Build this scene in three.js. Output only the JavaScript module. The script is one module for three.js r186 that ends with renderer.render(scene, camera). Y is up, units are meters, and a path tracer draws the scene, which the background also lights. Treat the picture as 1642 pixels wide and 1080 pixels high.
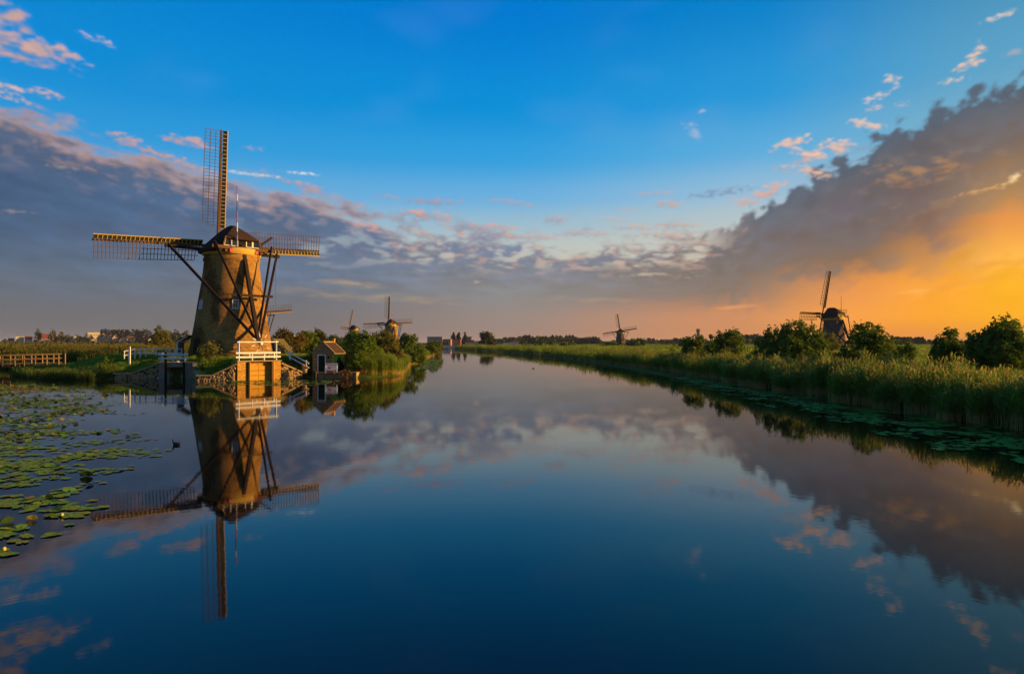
import * as THREE from 'three';
import { mergeGeometries } from 'three/addons/utils/BufferGeometryUtils.js';
import { createNoise2D } from 'simplex-noise';

// ------------------------------------------------------------------ camera, renderer
const DEG = Math.PI / 180, EYE = 3.8;
const scene = new THREE.Scene();
const camera = new THREE.PerspectiveCamera(52.51, 1024 / 673, 0.1, 9000);
camera.position.set(0, EYE, 0);
camera.rotation.x = 0.47 * DEG;
scene.add(camera);
const renderer = new THREE.WebGLRenderer({ antialias: true });
renderer.setSize(1024, 673);
renderer.toneMapping = THREE.LinearToneMapping;
renderer.toneMappingExposure = 1.4;
renderer.shadowMap.enabled = true;

function rngOf(seed) { let s = seed >>> 0; return () => { s = (s + 0x6d2b79f5) | 0; let t = Math.imul(s ^ (s >>> 15), 1 | s); t = (t + Math.imul(t ^ (t >>> 7), 61 | t)) ^ t; return ((t ^ (t >>> 14)) >>> 0) / 4294967296; }; }
const noise = createNoise2D(rngOf(7)), noiseB = createNoise2D(rngOf(91));
function fbm(x, y, oct = 4, n = noise) { let a = 0.5, s = 0; for (let i = 0; i < oct; i++) { s += a * n(x, y); x = x * 2.03 + 11.7; y = y * 2.03 - 5.3; a *= 0.5; } return s; }
const clamp = (v, a = 0, b = 1) => Math.min(b, Math.max(a, v));
const smooth = (a, b, v) => { const t = clamp((v - a) / (b - a)); return t * t * (3 - 2 * t); };
const mix = (a, b, t) => a + (b - a) * t;
const toLin = (c) => (c <= 0.04045 ? c / 12.92 : ((c + 0.055) / 1.055) ** 2.4);
const hex3 = (h) => { const n = parseInt(h, 16); return [toLin((n >> 16) / 255), toLin(((n >> 8) & 255) / 255), toLin((n & 255) / 255)]; };

// ------------------------------------------------------------------ sun: low, to the right of the view
const SUN_AZ = 87, SUN_EL = 12;
const sun = new THREE.DirectionalLight(new THREE.Color().setRGB(1.0, 0.58, 0.19), 5.0);
sun.position.set(Math.sin(SUN_AZ * DEG) * Math.cos(SUN_EL * DEG), Math.sin(SUN_EL * DEG), -Math.cos(SUN_AZ * DEG) * Math.cos(SUN_EL * DEG)).multiplyScalar(500);
sun.castShadow = true;
sun.shadow.mapSize.set(4096, 4096); sun.shadow.radius = 2;
sun.shadow.camera.left = -350; sun.shadow.camera.right = 350; sun.shadow.camera.top = 250; sun.shadow.camera.bottom = -250; sun.shadow.camera.far = 1500;
scene.add(sun, sun.target);

scene.fog = new THREE.FogExp2(new THREE.Color().setRGB(0.62, 0.60, 0.62), 0.00005);
// ------------------------------------------------------------------ sky: air and clouds in compass bearing and elevation (degrees)
function skyTable(azs, els, cols) { // cols: one row of hex words per bearing
  const c = cols.map((r) => r.split(' ').map(hex3));
  const at = (list, v) => { let i = 0; while (i < list.length - 2 && v > list[i + 1]) i++; let t = clamp((v - list[i]) / (list[i + 1] - list[i])); return [i, t]; };
  return (az, el, out) => {
    const [i, t] = at(azs, az), [j, s0] = at(els, el), s = s0 * s0 * (3 - 2 * s0) * 0.5 + s0 * 0.5, u = t * t * (3 - 2 * t) * 0.5 + t * 0.5;
    for (let k = 0; k < 3; k++) out[k] = mix(mix(c[i][j][k], c[i + 1][j][k], u), mix(c[i][j + 1][k], c[i + 1][j + 1][k], u), s);
    return out;
  };
}
const DECK = skyTable([-180, -100, -37, -18, 0, 18, 27, 31.5, 36, 55, 76, 110, 150, 180], [0, 2, 4, 6, 8, 10, 13, 17], [
  '80706c 7a6e6d 786f71 6e7078 64708a 60708a 646e80 686e7c',
  '726766 6c6567 6b666b 5f6671 53647e 4e617e 556379 5b6575',
  '726e71 6f6f72 67717f 5b6d84 4c6381 496284 506380 5c6b82',
  '776f74 757274 6d7481 677890 61708a 526d8e 566e8f 5c7491',
  '9e8273 988880 8c8a89 818691 78839c 828ea5 8094a9 8094a9',
  'd08a5a d08f62 8c7a6c 80756f 767073 69707c 657080 657080',
  'e68c3c fba246 ee9a50 8e735e 796b66 70686c 62666f 5f6c7c',
  'e88e38 fda830 ffa83c d09050 8c7060 7c6a64 6c6668 5c6674',
  'e8912e ffb022 ffb428 ffb84a f09c4e b0885c 7c6e68 5c6672',
  'f0a030 ffc030 ffc83a ffc850 ffb050 e09850 a08060 707074',
  'f4b040 ffd050 ffdc70 ffe080 ffd070 ffb060 c09068 808080',
  'e09a50 e8a860 e0a868 c09070 a08878 908484 808088 747c88',
  '907a70 8c7a74 88807c 848080 7c7e86 747a8a 707888 6c7484',
  '80706c 7a6e6d 786f71 6e7078 64708a 60708a 646e80 686e7c']);
const CLEAR = skyTable([-180, -37, 0, 20, 36, 76, 120, 180], [0, 5, 8, 10, 12, 15, 19, 26, 45, 90], [
  'a89080 b8b0a8 98b0c0 78a8cc 58a0d4 2c90d2 1088d0 0078c4 0050a0 003470',
  'b09080 c0b4a4 a0b8c4 80b0d0 5aa4d8 2e98d8 0e8cd6 0080d0 0058a8 003878',
  'b89078 d0bca0 bcc4c0 98bcd0 6cb0de 34a0de 0890da 007ad2 0054a8 003878',
  'd09868 d8c0a0 c8c8bc b4c4c8 94bcd8 5cacdc 2898d8 0080cc 0056a6 003878',
  'f0a850 f0c080 d8c4a0 c4c0b0 a8b8bc 7cb0c8 5ca2c8 3c88b4 0c5c9c 003874',
  'ffc860 ffe0a0 ffe0b0 f0d8b0 dcccb0 b8c0b8 8cb0bc 5c90b0 186098 083c70',
  'd8a878 d8b898 c0bcb0 a8bcc4 84acc8 54a0cc 3094cc 1880c0 0854a0 003474',
  'a89080 b8b0a8 98b0c0 78a8cc 58a0d4 2c90d2 1088d0 0078c4 0050a0 003470']);
const EDGE = [[-180, 15], [-100, 17], [-60, 17.5], [-37, 15.8], [-33.4, 14.9], [-30.3, 14.1], [-24, 12.8], [-18.7, 12.3], [-13.4, 11.2], [-9.4, 10.1], [-3.2, 9.6], [4, 8.7], [11.8, 8.2], [16.5, 8.8], [18.6, 10.2], [20.5, 10.8], [23.6, 12.4], [28.7, 14.9], [32.9, 16.6], [36.9, 17.3], [55, 20], [76, 22], [110, 18], [150, 16], [180, 15]];
const edgeAt = (az) => { let i = 0; while (i < EDGE.length - 2 && az > EDGE[i + 1][0]) i++; const [a, b] = [EDGE[i], EDGE[i + 1]]; return mix(a[1], b[1], clamp((az - a[0]) / (b[0] - a[0]))); };
// small clouds: bearing, elevation, half width, half height, tilt, strength, sunlit colour, shaded colour
const PUFFS = [
  [-36.6, 21.4, 1.5, 0.9, -25, 0.9, 'cfa596', '8a93a8'], [-36.0, 19.4, 2.6, 0.75, -16, 0.95, 'd9ab98', '7f8ca6'], [-33.7, 19.5, 1.6, 0.55, -14, 0.9, 'dcb09c', '8a93a8'], [-38.5, 20.2, 2.4, 1.6, -20, 0.9, 'd2a898', '8690a6'],
  [-34.5, 16.8, 1.0, 0.27, -5, 0.85, 'e0b4a0', '98a0b0'], [-36.6, 16.8, 0.9, 0.25, -8, 0.9, 'ecc0a4', 'a0a4b0'], [-36.4, 16.2, 1.2, 0.22, -10, 0.8, 'd8ae9c', '909ab0'], [-32.0, 20.9, 0.7, 0.2, -14, 0.6, 'c8b8c0', '90a8c8'], [-30.9, 20.8, 0.7, 0.2, -20, 0.7, 'ccb8bc', '90a8c8'], [-33.3, 23.4, 0.4, 0.4, 0, 0.5, 'b8b4c8', '88a8d0'],
  [-25.4, 14.9, 1.9, 0.4, -4, 0.85, 'dba592', '7d92b2'], [-29.6, 14.6, 1.1, 0.36, -8, 0.9, 'd9a48e', '8890a6'], [-27.8, 13.9, 2.3, 0.34, -9, 0.9, 'd5a08c', '7f8aa2'], [-25.0, 13.1, 2.0, 0.25, -8, 0.8, 'd5a08c', '8088a0'], [-20.8, 14.9, 0.8, 0.2, 0, 0.4, 'c8a8a8', '88a4c4'],
  [-21.0, 13.0, 2.4, 0.11, -2, 0.9, 'e4e0dc', 'b8ccdc'], [-17.1, 13.35, 1.2, 0.12, -1, 0.9, 'e8e4e0', 'b8ccdc'], [-17.2, 12.5, 1.5, 0.22, -6, 0.7, 'd0a09a', '7c90ac'],
  [-7.3, 10.5, 2.6, 0.42, -3, 0.95, 'd8a898', '70809f'], [-6.6, 11.6, 2.4, 0.34, 0, 0.8, 'b09cac', '7590b4'], [-10.4, 11.9, 1.3, 0.2, -4, 0.6, 'b8a0a8', '7c98b8'], [-0.1, 11.6, 2.4, 0.3, -6, 0.65, 'b8a4ac', '84a2be'], [3.6, 10.2, 1.4, 0.32, 2, 0.8, 'c8a4a0', '8090a8'], [-2.0, 9.6, 2.6, 0.34, -2, 0.8, 'd8a898', '8088a0'], [1.2, 8.8, 3.4, 0.24, -2, 0.7, 'd8ac98', '8088a0'], [-12.2, 9.4, 2.0, 0.4, -6, 0.8, 'd0a49a', '7484a0'],
  [11.8, 12.1, 1.9, 0.2, 3, 0.7, 'c8a8a4', '94a8bc'], [12.8, 11.2, 1.2, 0.34, -4, 0.85, 'd4ac9c', '98a4b4'], [9.6, 10.9, 1.0, 0.2, 2, 0.5, 'd0b0a4', 'a0b0bc'], [8.6, 10.1, 1.5, 0.2, -3, 0.6, 'd8b09c', 'a0acb4'], [10.4, 9.4, 2.0, 0.24, -2, 0.75, 'dcae96', '90949e'], [6.2, 9.0, 2.6, 0.22, 0, 0.7, 'd0a898', '8890a0'], [13.8, 9.5, 2.0, 0.22, -3, 0.8, 'dcae98', '989aa0'], [12.8, 8.7, 2.6, 0.26, -3, 0.8, 'd8a890', '8c8c96'], [14.6, 8.0, 1.6, 0.2, -3, 0.7, 'd8a890', '908c94'],
  [14.9, 16.7, 0.9, 0.5, -35, 0.5, 'c8c4d0', '98b8d8'], [15.6, 18.1, 0.4, 0.16, 0, 0.5, 'd0c8d0', '98b8d8'],
  [17.0, 11.9, 2.9, 0.3, 4, 0.85, '8c9cb4', '6c90b2'], [20.1, 11.5, 1.9, 0.42, 22, 0.9, 'e6ad98', 'b8a0a4'], [21.2, 12.1, 1.0, 0.3, 5, 0.8, 'e6b49c', 'b8a8ac'], [18.6, 11.2, 1.2, 0.2, -14, 0.6, 'e0b4a4', 'b0b0b8'],
  [21.7, 15.0, 0.9, 0.36, 20, 0.95, 'f0c2aa', 'a8a8b8'], [22.6, 15.3, 1.2, 0.34, 6, 0.95, 'f2c4a8', 'b0acb8'], [22.6, 14.6, 0.5, 0.25, 0, 0.9, 'f2c2a8', 'b0acb8'], [23.4, 14.1, 1.1, 0.5, 12, 0.98, 'f4c4a4', 'a89ca4'], [25.3, 14.8, 1.1, 0.34, 4, 0.95, 'f4c6ac', 'b8acb0'], [25.9, 14.4, 0.9, 0.42, 14, 0.95, 'f0c0a4', 'b0a8b0'], [24.4, 13.9, 0.5, 0.25, 0, 0.8, 'f0c0a8', 'b0a8b0'], [23.7, 13.0, 1.1, 0.36, -14, 0.92, 'f2c0a0', 'b8a4a0'], [21.9, 13.3, 1.0, 0.3, -10, 0.75, 'd8b8ac', '90a0b0'], [24.6, 12.5, 0.8, 0.25, -5, 0.7, 'e8bca4', 'a0a4ac'],
  [27.0, 16.1, 0.7, 0.3, -10, 0.95, 'f0c8b2', 'b8b4bc'], [27.8, 15.7, 0.9, 0.26, -12, 0.95, 'f0c6ae', 'b8b4bc'], [28.1, 17.6, 0.9, 0.26, 14, 0.8, 'e0c8c0', 'a8b8c4'], [29.1, 18.7, 0.6, 0.28, -8, 0.85, 'f0ccb8', 'b4bcc4'], [29.5, 18.2, 0.3, 0.3, 0, 0.7, 'e8ccbc', 'b4bcc4'], [33.8, 18.7, 0.8, 0.3, 6, 0.95, 'f2c8a8', 'b8b8b8'], [34.2, 19.2, 0.7, 0.3, 35, 0.95, 'f2c8a8', 'b8b8b8'], [34.5, 19.7, 0.3, 0.4, 0, 0.8, 'f0c8ac', 'b8b8b8'],
  [32.9, 17.9, 0.8, 0.18, 2, 0.85, 'e8ccb8', 'b0b8bc'], [35.7, 21.3, 0.9, 0.2, 8, 0.85, 'e8d0bc', 'b0bcc0'], [28.1, 16.9, 0.6, 0.2, 4, 0.75, 'ecc8b4', 'b4b8c0'], [29.8, 16.9, 0.5, 0.2, 0, 0.5, 'e0c4b4', 'a8b4bc'], [36.4, 18.9, 0.7, 0.25, 0, 0.4, 'd8b4a0', 'a0a8b0'],
  [30.5, 11.9, 2.4, 0.7, 12, 0.45, 'd89c58', 'a87c58'], [28.4, 12.7, 1.1, 0.3, 10, 0.4, 'c08858', '987058'], [36.3, 10.9, 0.6, 0.28, 35, 0.9, 'ffe0a4', 'd8a468'], [34.6, 10.4, 1.6, 0.16, 8, 0.7, 'eab470', 'c89860'], [27.3, 14.2, 0.8, 0.2, 8, 0.5, '9a9aa0', '808890'],
  [-10.4, 3.6, 6.6, 0.42, -2, 0.75, 'a4937f', '90857c'], [-13.4, 4.8, 2.4, 0.4, -4, 0.85, 'ac9c86', '948a80'], [-17.5, 4.2, 4.0, 0.4, -2, 0.4, '9a8c80', '90857c'], [5.7, 3.6, 4.6, 0.22, -2, 0.45, 'b89e82', 'a89078'], [17.7, 2.8, 2.6, 0.2, 2, 0.75, 'f2a266', 'd89060'], [15.2, 2.4, 3.0, 0.2, 0, 0.4, 'e0985c', 'c88858'],
  [33.0, 4.1, 3.4, 0.26, 10, 0.5, 'f8a440', 'f09a3c'], [30.5, 3.6, 1.4, 0.2, 5, 0.5, 'ffc060', 'f8b050'], [36, 5.4, 2.6, 0.3, 4, 0.5, 'f4a044', 'f09a3c'], [-36.5, 8.8, 1.3, 0.13, 2, 0.55, 'a89890', '808890'], [-33.4, 12.1, 1.2, 0.12, 0, 0.45, 'b4aca8', '80889a']]
  .map(([az, el, rx, ry, tilt, s, a, b], i) => ({ az, el, rx, ry, s, c: Math.cos(tilt * DEG), n: Math.sin(tilt * DEG), a: hex3(a), b: hex3(b), o: i * 7.31 }));
function skyColor(az, el, out) {
  CLEAR(az, el, out);
  if (el > 32) return out;
  const d = [0, 0, 0];
  // faint high veil
  const veil = smooth(0.1, 0.7, fbm(az * 0.05 + 3, el * 0.12, 3)) * 0.035 * smooth(30, 22, el);
  for (let k = 0; k < 3; k++) out[k] = mix(out[k], [0.52, 0.52, 0.58][k], veil);
  // the grey deck below its ragged upper edge; its texture runs along that edge
  const mid = smooth(-15, -7, az) * smooth(19.5, 15, az), right = smooth(15, 21, az), left = smooth(-8, -16, az);
  let E = 0; for (let k = -3; k <= 3; k++) E += edgeAt(az + k * 0.9) / 7;
  const sp = (x) => 3 * Math.log(1 + Math.exp(clamp(x / 3, -20, 20)));
  const below = E - el, flow = el - 0.17 * sp(-az - 9) - 0.42 * sp(az - 17), Y = 46 / (el + 1.2);
  // slow billows along the bands, plus flat cloudlets that thin out towards the horizon
  const n1 = fbm(az * mix(0.10, 0.22, right) + 40, flow * mix(0.50, 0.42, right) + 9, 5), n3 = mix(fbm(az * 0.42 + 7, flow * 0.9 + 31, 4, noiseB), fbm(az * 0.40 + 7, el * 0.55 + 31, 5, noiseB), right);
  const n2 = fbm(az * 0.16 - 20, Y * 0.85 + 0.17 * sp(-az - 9) * 0.4 + 3, 5, noiseB), n4 = fbm(az * 0.34 + 60, Y * 1.5 - 8, 4);
  const ragged = n1 * mix(mix(1.5, 0.8, mid), 1.1, right) + n3 * mix(mix(0.8, 0.4, mid), 1.9, right) + (n2 * 1.8 + n4 * 0.8) * mid;
  const q = below / mix(mix(1.1, 1.9, mid), 0.8, right) + ragged;
  let cov = smooth(-0.35, mix(mix(1.15, 1.0, mid), 0.8, right), q);
  cov *= 1 - mix(0.5 * left, 0.85, mid) * (1 - right) * smooth(0.04, 0.44, n2 * 0.9 + n4 * 0.6) * smooth(5.4, 7.6, el) * smooth(-26, -14, az);
  if (cov > 0) {
    DECK(az, el + (n1 * 1.3 + n3 * 0.5) * smooth(1, 5, el) * mix(0.6, 1, right), d);
    const body = 1 + (0.16 * n1 + 0.09 * n3) * smooth(1.5, 6, el) + 0.12 * n2 * smooth(2, 6, el) * (1 - right);
    const rim = smooth(2.1, 0.4, below + n1 * 1.6 + n3 * 1.2), belt = smooth(5.0, 1.0, below);
    const warm = clamp(rim * mix(0.8, 0.25, mid) + smooth(0.0, 0.45, n4 * 0.7 + n3 * 0.5) * belt * mix(0.35, 0.9, mid)) * (1 - right) * smooth(4, 7, el);
    const wc = az < -10 ? [0.64, 0.38, 0.29] : [0.68, 0.40, 0.29];
    const glow = right * smooth(0.10, 0.5, n3) * 0.22 * smooth(7.5, 10, el) * smooth(15, 12, el) * smooth(22, 33, az);
    const lit = right * smooth(2.0, 0.3, below + n1) * 0.5;
    for (let k = 0; k < 3; k++) {
      let v = d[k] * body;
      v = mix(v, wc[k], warm * 0.78);
      v = mix(v, [0.50, 0.27, 0.11][k], glow);
      v = mix(v, [0.085, 0.125, 0.18][k], lit);
      out[k] = mix(out[k], v, cov);
    }
  }
  for (const p of PUFFS) {
    let x = az - p.az, y = el - p.el;
    if (Math.abs(x) > p.rx * 1.9 + 0.4 || Math.abs(y) > (p.ry + p.rx * Math.abs(p.n)) * 2 + 0.4) continue;
    const u = (x * p.c + y * p.n) / p.rx, v = (-x * p.n + y * p.c) / p.ry;
    const band = p.el < 6.5, f = band ? 0.35 : 0.62 / Math.max(0.3, Math.min(1.2, p.ry * 1.6));
    const w = fbm(az * f * 0.8 + p.o, el * f * (band ? 4.5 : 1.9) + p.o * 0.7, 4) * (band ? 0.6 : 0.9);
    const q2 = 1 - u * u - v * v + 2.3 * w;
    const a = smooth(-0.3, 1.6, q2) * p.s;
    if (a <= 0) continue;
    const l = clamp(0.55 + 0.5 * v + 0.25 * u + w * 0.9);
    for (let k = 0; k < 3; k++) out[k] = mix(out[k], mix(p.b[k], p.a[k], l), a);
  }
  return out;
}
{
  const W = 4096, H = 2048, data = new Float32Array(W * H * 4), c = [0, 0, 0];
  for (let j = 0; j < H; j++) {
    const el = ((j + 0.5) / H - 0.5) * 180;
    if (el < -0.1) { for (let i = 0; i < W; i++) data.set([0.16, 0.13, 0.11, 1], (j * W + i) * 4); continue; }
    const step = el > 34 ? 8 : 1;
    for (let i = 0; i < W; i += step) {
      // u = atan2(z, x) / 2 pi + 1/2 ; bearing is measured clockwise from -z
      const th = ((i + step / 2) / W - 0.5) * 2 * Math.PI, az = ((th / DEG + 90 + 540) % 360) - 180;
      skyColor(az, el, c);
      for (let s = 0; s < step; s++) data.set([c[0] / 1.4, c[1] / 1.4, c[2] / 1.4, 1], (j * W + i + s) * 4);
    }
  }
  const sky = new THREE.DataTexture(data, W, H, THREE.RGBAFormat, THREE.FloatType);
  sky.mapping = THREE.EquirectangularReflectionMapping; sky.magFilter = THREE.LinearFilter; sky.needsUpdate = true;
  scene.background = sky; scene.environment = sky;
}

// ------------------------------------------------------------------ helpers
const used = new Map();
function numbered(n) { const k = used.get(n) || 0; used.set(n, k + 1); return k ? n + '_' + String(k).padStart(3, '0') : n; }
function tag(o, label, category, group, kind) { if (label) o.userData.label = label; if (category) o.userData.category = category; if (group) o.userData.group = group; if (kind) o.userData.kind = kind; return o; }
function thing(name, label, category, pos = [0, 0, 0], turn = 0, group) { const o = new THREE.Group(); o.name = numbered(name); o.position.set(...pos); o.rotation.y = turn; scene.add(o); return tag(o, label, category, group); }
// a point that the photograph shows at pixel (x, y), at a depth in metres
const at = (px, py, d) => new THREE.Vector3((px - 821) / 1095 * d, EYE + (549 - py) / 1095 * d, -d);
const V = (x, y, z) => new THREE.Vector3(x, y, z);
function flatUV(g) { // uv in metres from the main direction of each face
  const p = g.attributes.position, uv = new Float32Array(p.count * 2), a = V(), b = V(), c = V();
  for (let i = 0; i < p.count; i += 3) {
    a.fromBufferAttribute(p, i); b.fromBufferAttribute(p, i + 1); c.fromBufferAttribute(p, i + 2);
    const n = b.clone().sub(a).cross(c.clone().sub(a)), x = Math.abs(n.x), y = Math.abs(n.y), z = Math.abs(n.z);
    [a, b, c].forEach((v, k) => { const t = x >= y && x >= z ? [v.z, v.y] : y >= z ? [v.x, v.z] : [v.x, v.y]; uv[(i + k) * 2] = t[0]; uv[(i + k) * 2 + 1] = t[1]; });
  }
  g.setAttribute('uv', new THREE.BufferAttribute(uv, 2)); return g;
}
class MB { // collects shapes and joins them into one mesh
  constructor() { this.l = []; }
  add(g, m, keepUV) { g = g.index ? g.toNonIndexed() : g.clone(); for (const k of Object.keys(g.attributes)) if (!['position', 'normal', 'uv'].includes(k)) g.deleteAttribute(k); if (!keepUV) flatUV(g); if (m) g.applyMatrix4(m); this.l.push(g); return this; }
  box(w, h, d, x = 0, y = 0, z = 0, rx = 0, ry = 0, rz = 0) { return this.add(new THREE.BoxGeometry(w, h, d), new THREE.Matrix4().compose(V(x, y, z), new THREE.Quaternion().setFromEuler(new THREE.Euler(rx, ry, rz)), V(1, 1, 1))); }
  bar(a, b, w, h = w, up = V(0, 1, 0)) {
    const d = b.clone().sub(a), L = d.length(); d.normalize();
    let x = up.clone().cross(d); if (x.lengthSq() < 1e-4) x = V(1, 0, 0).cross(d); x.normalize();
    const y = d.clone().cross(x), g = new THREE.BoxGeometry(w, h, L);
    return this.add(g, new THREE.Matrix4().makeBasis(x, y, d).setPosition(a.clone().add(b).multiplyScalar(0.5)));
  }
  rod(a, b, r, r2 = r, n = 7) { const d = b.clone().sub(a), L = d.length(); return this.add(new THREE.CylinderGeometry(r2, r, L, n), new THREE.Matrix4().compose(a.clone().add(b).multiplyScalar(0.5), new THREE.Quaternion().setFromUnitVectors(V(0, 1, 0), d.normalize()), V(1, 1, 1))); }
  geo() { return this.l.length > 1 ? mergeGeometries(this.l) : this.l[0]; }
  build(name, mat, parent) { const m = new THREE.Mesh(this.geo(), mat); m.castShadow = m.receiveShadow = true; if (parent) { m.name = name; parent.add(m); } else { m.name = numbered(name); scene.add(m); } return m; }
}
const mb = () => new MB();
function part(name, geo, mat, parent) { const m = new THREE.Mesh(geo, mat); m.castShadow = m.receiveShadow = true; m.name = parent ? name : numbered(name); (parent || scene).add(m); return m; }
function prism(pts, depth) { const s = new THREE.Shape(pts.map(([x, y]) => new THREE.Vector2(x, y))); const g = new THREE.ExtrudeGeometry(s, { depth, bevelEnabled: false }); return g; }
function poly(tris, cols, uvs) { const g = new THREE.BufferGeometry(); g.setAttribute('position', new THREE.Float32BufferAttribute(tris, 3)); if (cols) g.setAttribute('color', new THREE.Float32BufferAttribute(cols, 3)); if (uvs) g.setAttribute('uv', new THREE.Float32BufferAttribute(uvs, 2)); g.computeVertexNormals(); return g; }

// ------------------------------------------------------------------ textures and materials
function tex(w, h, fn, srgb = true, rx = 1, ry = 1) {
  const d = new Uint8Array(w * h * 4);
  for (let j = 0; j < h; j++) for (let i = 0; i < w; i++) { const c = fn(i / w, j / h, i, j), o = (j * w + i) * 4; if (typeof c === 'number') d[o] = d[o + 1] = d[o + 2] = clamp(c) * 255; else for (let k = 0; k < 3; k++) d[o + k] = clamp(c[k]) * 255; d[o + 3] = 255; }
  const t = new THREE.DataTexture(d, w, h); t.wrapS = t.wrapT = THREE.RepeatWrapping; t.magFilter = THREE.LinearFilter; t.minFilter = THREE.LinearFilter; t.repeat.set(rx, ry); if (srgb) t.colorSpace = THREE.SRGBColorSpace; t.needsUpdate = true; return t;
}
const sr = (c, k = 1) => c.map((v) => { v = clamp(v * k); return v <= 0.0031308 ? v * 12.92 : 1.055 * v ** (1 / 2.4) - 0.055; });
// periodic noise on the unit square
const ring = (u, v, f, o = 0) => { const a = u * 2 * Math.PI, b = v * 2 * Math.PI, r = f / (2 * Math.PI); return 0.5 * (noise(Math.cos(a) * r + o, Math.sin(a) * r + Math.cos(b) * r * 1.3) + noiseB(Math.sin(b) * r + o * 0.7, Math.sin(a) * r - Math.cos(b) * r + o)); };
const M = {};
const rough = (rgb, r = 0.9, extra = {}) => new THREE.MeshPhysicalMaterial({ color: new THREE.Color().setRGB(...rgb), roughness: r, specularIntensity: r >= 0.8 ? 0.12 : r >= 0.65 ? 0.3 : 0.8, ...extra });
const woodTex = (base, k = 0.4) => tex(256, 256, (u, v) => { const g = 1 + k * (ring(u, v, 60) * 0.4 + 0.8 * noise(u * 6 % 6, Math.sin(v * 6.283) * 40) * 0.5); return sr(base, g); }, true, 1, 1);

// ------------------------------------------------------------------ water
{
  const t = tex(1024, 1024, (u, v) => 0.5 + 0.24 * ring(u, v, 20) + 0.16 * ring(u, v, 50, 5) + 0.08 * ring(u, v, 110, 9), false, 1 / 14, 1 / 14);
  const m = new THREE.MeshPhysicalMaterial({ color: new THREE.Color().setRGB(0.0015, 0.003, 0.004), roughness: 0.03, ior: 1.33, specularColor: new THREE.Color().setRGB(0.95, 0.70, 0.52), bumpMap: t, bumpScale: 0.0008 });
  const g = new THREE.PlaneGeometry(900, 900, 1, 1); g.rotateX(-Math.PI / 2); g.translate(0, 0, -380);
  const p = g.attributes.position, uv = g.attributes.uv; for (let i = 0; i < p.count; i++) uv.setXY(i, p.getX(i), p.getZ(i));
  const w = part('water', g, m); tag(w, 'dark calm canal water mirroring the mill and the sunset sky', 'water', null, 'structure');
}

// ------------------------------------------------------------------ land: the outline of the canal and the pond, x and depth in metres
const WATER = [[23, -30], [22.3, 10], [22.1, 29.5], [21.2, 44.7], [20.5, 86.7], [18.4, 112], [12.2, 170], [-0.2, 245], [-16.4, 320], [-34, 400], [-50, 480], [-68, 480], [-50, 400], [-36.5, 347], [-25.5, 231], [-22.3, 181], [-17.8, 115.6], [-14, 88], [-12.8, 77], [-15.5, 73.4], [-17.4, 73.2], [-22.3, 74.0], [-24.8, 72.6], [-28.0, 68.8], [-31.3, 68.2], [-34.0, 72.5], [-37, 72.9], [-42.2, 72.9], [-43.6, 73.2], [-48, 74.5], [-52, 78.5], [-56.5, 83], [-58.5, 90], [-60, 97], [-70, 100], [-90, 92], [-90, 40], [-60, -30]];
const SEGS = WATER.map((p, i) => [p, WATER[(i + 1) % WATER.length]]);
function shore(x, d) { // distance to the waterline, below zero in the water
  let best = 1e9, inside = false;
  for (const [[x1, y1], [x2, y2]] of SEGS) {
    const dx = x2 - x1, dy = y2 - y1, t = clamp(((x - x1) * dx + (d - y1) * dy) / (dx * dx + dy * dy));
    const e = (x - x1 - t * dx) ** 2 + (d - y1 - t * dy) ** 2; if (e < best) best = e;
    if ((y1 > d) !== (y2 > d) && x < dx * (d - y1) / dy + x1) inside = !inside;
  }
  return (inside ? -1 : 1) * Math.sqrt(best);
}
// the ground behind a masonry wall lies level with its coping: [x, depth, height] along the wall, land on the left hand
const WALLS = [[[-41.6, 71.2, 0.45], [-40, 71.75, 0.45], [-37.3, 72.6, 1.55], [-33.75, 72.2, 1.62], [-33.2, 71.3, 1.55], [-31.5, 68.0, 0.45], [-31.1, 67.3, 0.45], [-29.7, 67.5, 0.45], [-27.42, 68.0, 1.62], [-27.35, 68.0, 1.85], [-24.2, 71.5, 1.85], [-24.1, 71.7, 1.6], [-22.4, 73.2, 0.5]]];
function behindWall(x, d) {
  let best = 1e9, top = null;
  for (const w of WALLS) for (let i = 0; i < w.length - 1; i++) {
    const [x1, d1, h1] = w[i], [x2, d2, h2] = w[i + 1], dx = x2 - x1, dd = d2 - d1, L2 = dx * dx + dd * dd, t = ((x - x1) * dx + (d - d1) * dd) / L2, tc = clamp(t);
    const e = Math.hypot(x - x1 - tc * dx, d - d1 - tc * dd), side = (dx * (d - d1) - dd * (x - x1)) / Math.sqrt(L2);
    if (e < best) { best = e; top = side > (h1 === 1.85 && h2 === 1.85 ? 1.0 : 0.45) && e < 4.5 ? mix(h1, h2, tc) - 0.06 + 0.12 * e : null; }
  }
  return top;
}
const MILL = { x: -33.85, d: 82.4, ground: 2.05 };
function land(x, d, s = shore(x, d)) {
  if (s < 0) { const w = s > -1.2 && x > -44 && x < -20 && d > 66 && d < 79 ? behindWall(x, d) : null; if (w === null) return -1.4 * smooth(0, 2.2, -s); return w; }
  const k = Math.hypot((x - MILL.x) / 1.5, d - MILL.d);
  const base = x > -14 && d < 500 ? 0.55 : mix(0.95, MILL.ground, smooth(20, 9.5, k));
  const n = 0.16 * noise(x * 0.11, d * 0.11) * smooth(2, 8, s) * smooth(10, 16, k);
  const w = x > -44 && x < -20 && d > 66 && d < 79 ? behindWall(x, d) : null;
  if (w !== null) return Math.min(base, Math.max(w, Math.min(0.10 + 0.36 * s, w + 0.3)));
  return Math.min(base, 0.10 + 0.36 * s) + n;
}
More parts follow.
